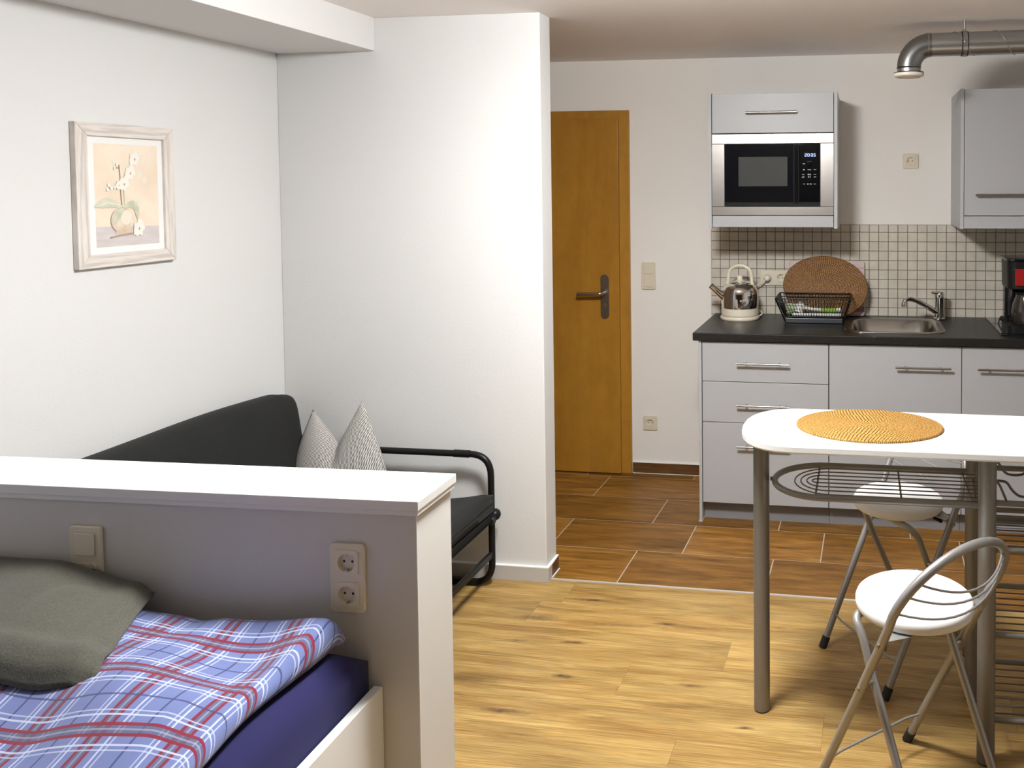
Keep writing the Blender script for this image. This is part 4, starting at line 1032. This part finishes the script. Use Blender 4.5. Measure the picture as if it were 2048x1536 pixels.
def duvet_top(u, v):
    y = DY0+(DY1-DY0)*v
    # u runs over the top, then round the right-hand edge and back underneath
    wob = .012*math.sin(y*7+1)+.006*math.sin(y*17)
    xe = DX1-.035+wob-.01*(y-1.3)
    T = .86
    if u < T:
        x = DX0+(xe-DX0)*(u/T); z = duv_z(x, y)
    else:
        a = (u-T)/(1-T)*PI; x = xe+.030*math.sin(a); zt = duv_z(xe, y); zm = .6165; z = zm+(zt-zm)*(1+math.cos(a))/2
    ed = ease((DY1-y)/.05)
    q = max(0, 1-(DY1-y)/.045); z = .6165+(z-.6165)*math.sqrt(max(0.0, 1-q*q*.96))
    return Vector((x, y, z))
def arc_u(u):                                          # cloth length along u
    return 0
bm = nb(); NU, NV = 110, 150
P = [[duvet_top(i/NU, j/NV) for i in range(NU+1)] for j in range(NV+1)]
V = [[bm.verts.new(p) for p in r] for r in P]; uvl = bm.loops.layers.uv.verify()
ul = []
for j in range(NV+1):
    acc = [0.]
    for i in range(NU): acc.append(acc[-1]+(P[j][i+1]-P[j][i]).length)
    ul.append(acc)
vl = [[0.]*(NU+1)]
for j in range(NV): vl.append([vl[-1][i]+(P[j+1][i]-P[j][i]).length for i in range(NU+1)])
# lines run a few degrees off the bed's length
xe0 = -1.150
def UVc(i, j):
    uu = ul[j][i]-ul[j][int(NU*.86)]+(P[j][int(NU*.86)].x); vv = -(vl[-1][i]-vl[j][i])
    return ((uu+1.300+.105*(P[j][i].y-1.391)*1.0)/.142, (vv+.286-.02*(P[j][i].x+1.15))/.150)
for j in range(NV):
    for i in range(NU):
        f = bm.faces.new((V[j][i], V[j][i+1], V[j+1][i+1], V[j+1][i]))
        for l, (a, b) in zip(f.loops, ((i, j), (i+1, j), (i+1, j+1), (i, j+1))): l[uvl].uv = UVc(a, b)
o = obj('duvet', bm, plaid, smooth=True, angle=180); tag(o, 'folded duvet in blue, red and white plaid on the bed', 'duvet')
md = o.modifiers.new('solid', 'SOLIDIFY'); md.thickness = .004; md.offset = -1
# grey blanket thrown over the duvet
def blanket(u, v):
    # four-sided cloth; u from wall side to right edge, v from front edge to headboard
    xr = -1.400+(-1.572+1.400)*(v**1.1)-.012*math.sin(PI*v); xl = -2.37
    x = xl+(xr-xl)*u
    yf = 1.338-.012*u+.010*math.sin(u*6)+.014*ease((u-.9)/.1); yb = 1.672
    y = yf+(yb-yf)*v
    z0 = max(duv_z(x, y), duv_z(x+.03, y))+.016
    zt = .722+.036*ease((-1.60-x)/.20)
    z = z0+(max(zt, z0)-z0)*ease(v*1.05)
    z += .004*math.sin(x*11+y*5)+.010*math.exp(-((v-.14)/.07)**2)+.006*math.sin(x*7-y*9)
    z -= .022*(1-ease(v/.06))
    z -= .022*ease((u-.95)/.05)
    return Vector((x, min(y, 1.640), z))
bm = nb(); grid(bm, 90, 50, blanket)
o = obj('blanket', bm, fleece, smooth=True, angle=180); tag(o, 'grey-green fleece blanket thrown over the plaid duvet', 'blanket')
md = o.modifiers.new('solid', 'SOLIDIFY'); md.thickness = .008; md.offset = 1

# ------------------------------------------------------------ ceiling lamp (just above the frame), the room's only light
lx, ly, lz = LAMP_XYZ
t = thing('ceiling_lamp', 'round white glass ceiling lamp over the room', 'lamp', (lx, ly, ZC))
bm = nb(); lathe(bm, [(.06, 0), (.06, -.02), (.012, -.022)], (lx, ly, ZC), 40); obj('canopy', bm, silicone, t, smooth=True)
bm = nb(); lathe(bm, [(.02, .042), (.11, .038), (.165, .022), (.182, 0), (.165, -.026), (.10, -.044), (.02, -.050)], (lx, ly, lz), 40)
em = mat('lamp_glass', (.8, .8, .8), .5, emit=(LAMP_COL, LAMP_STRENGTH)); obj('glass_shade', bm, em, t, smooth=True)
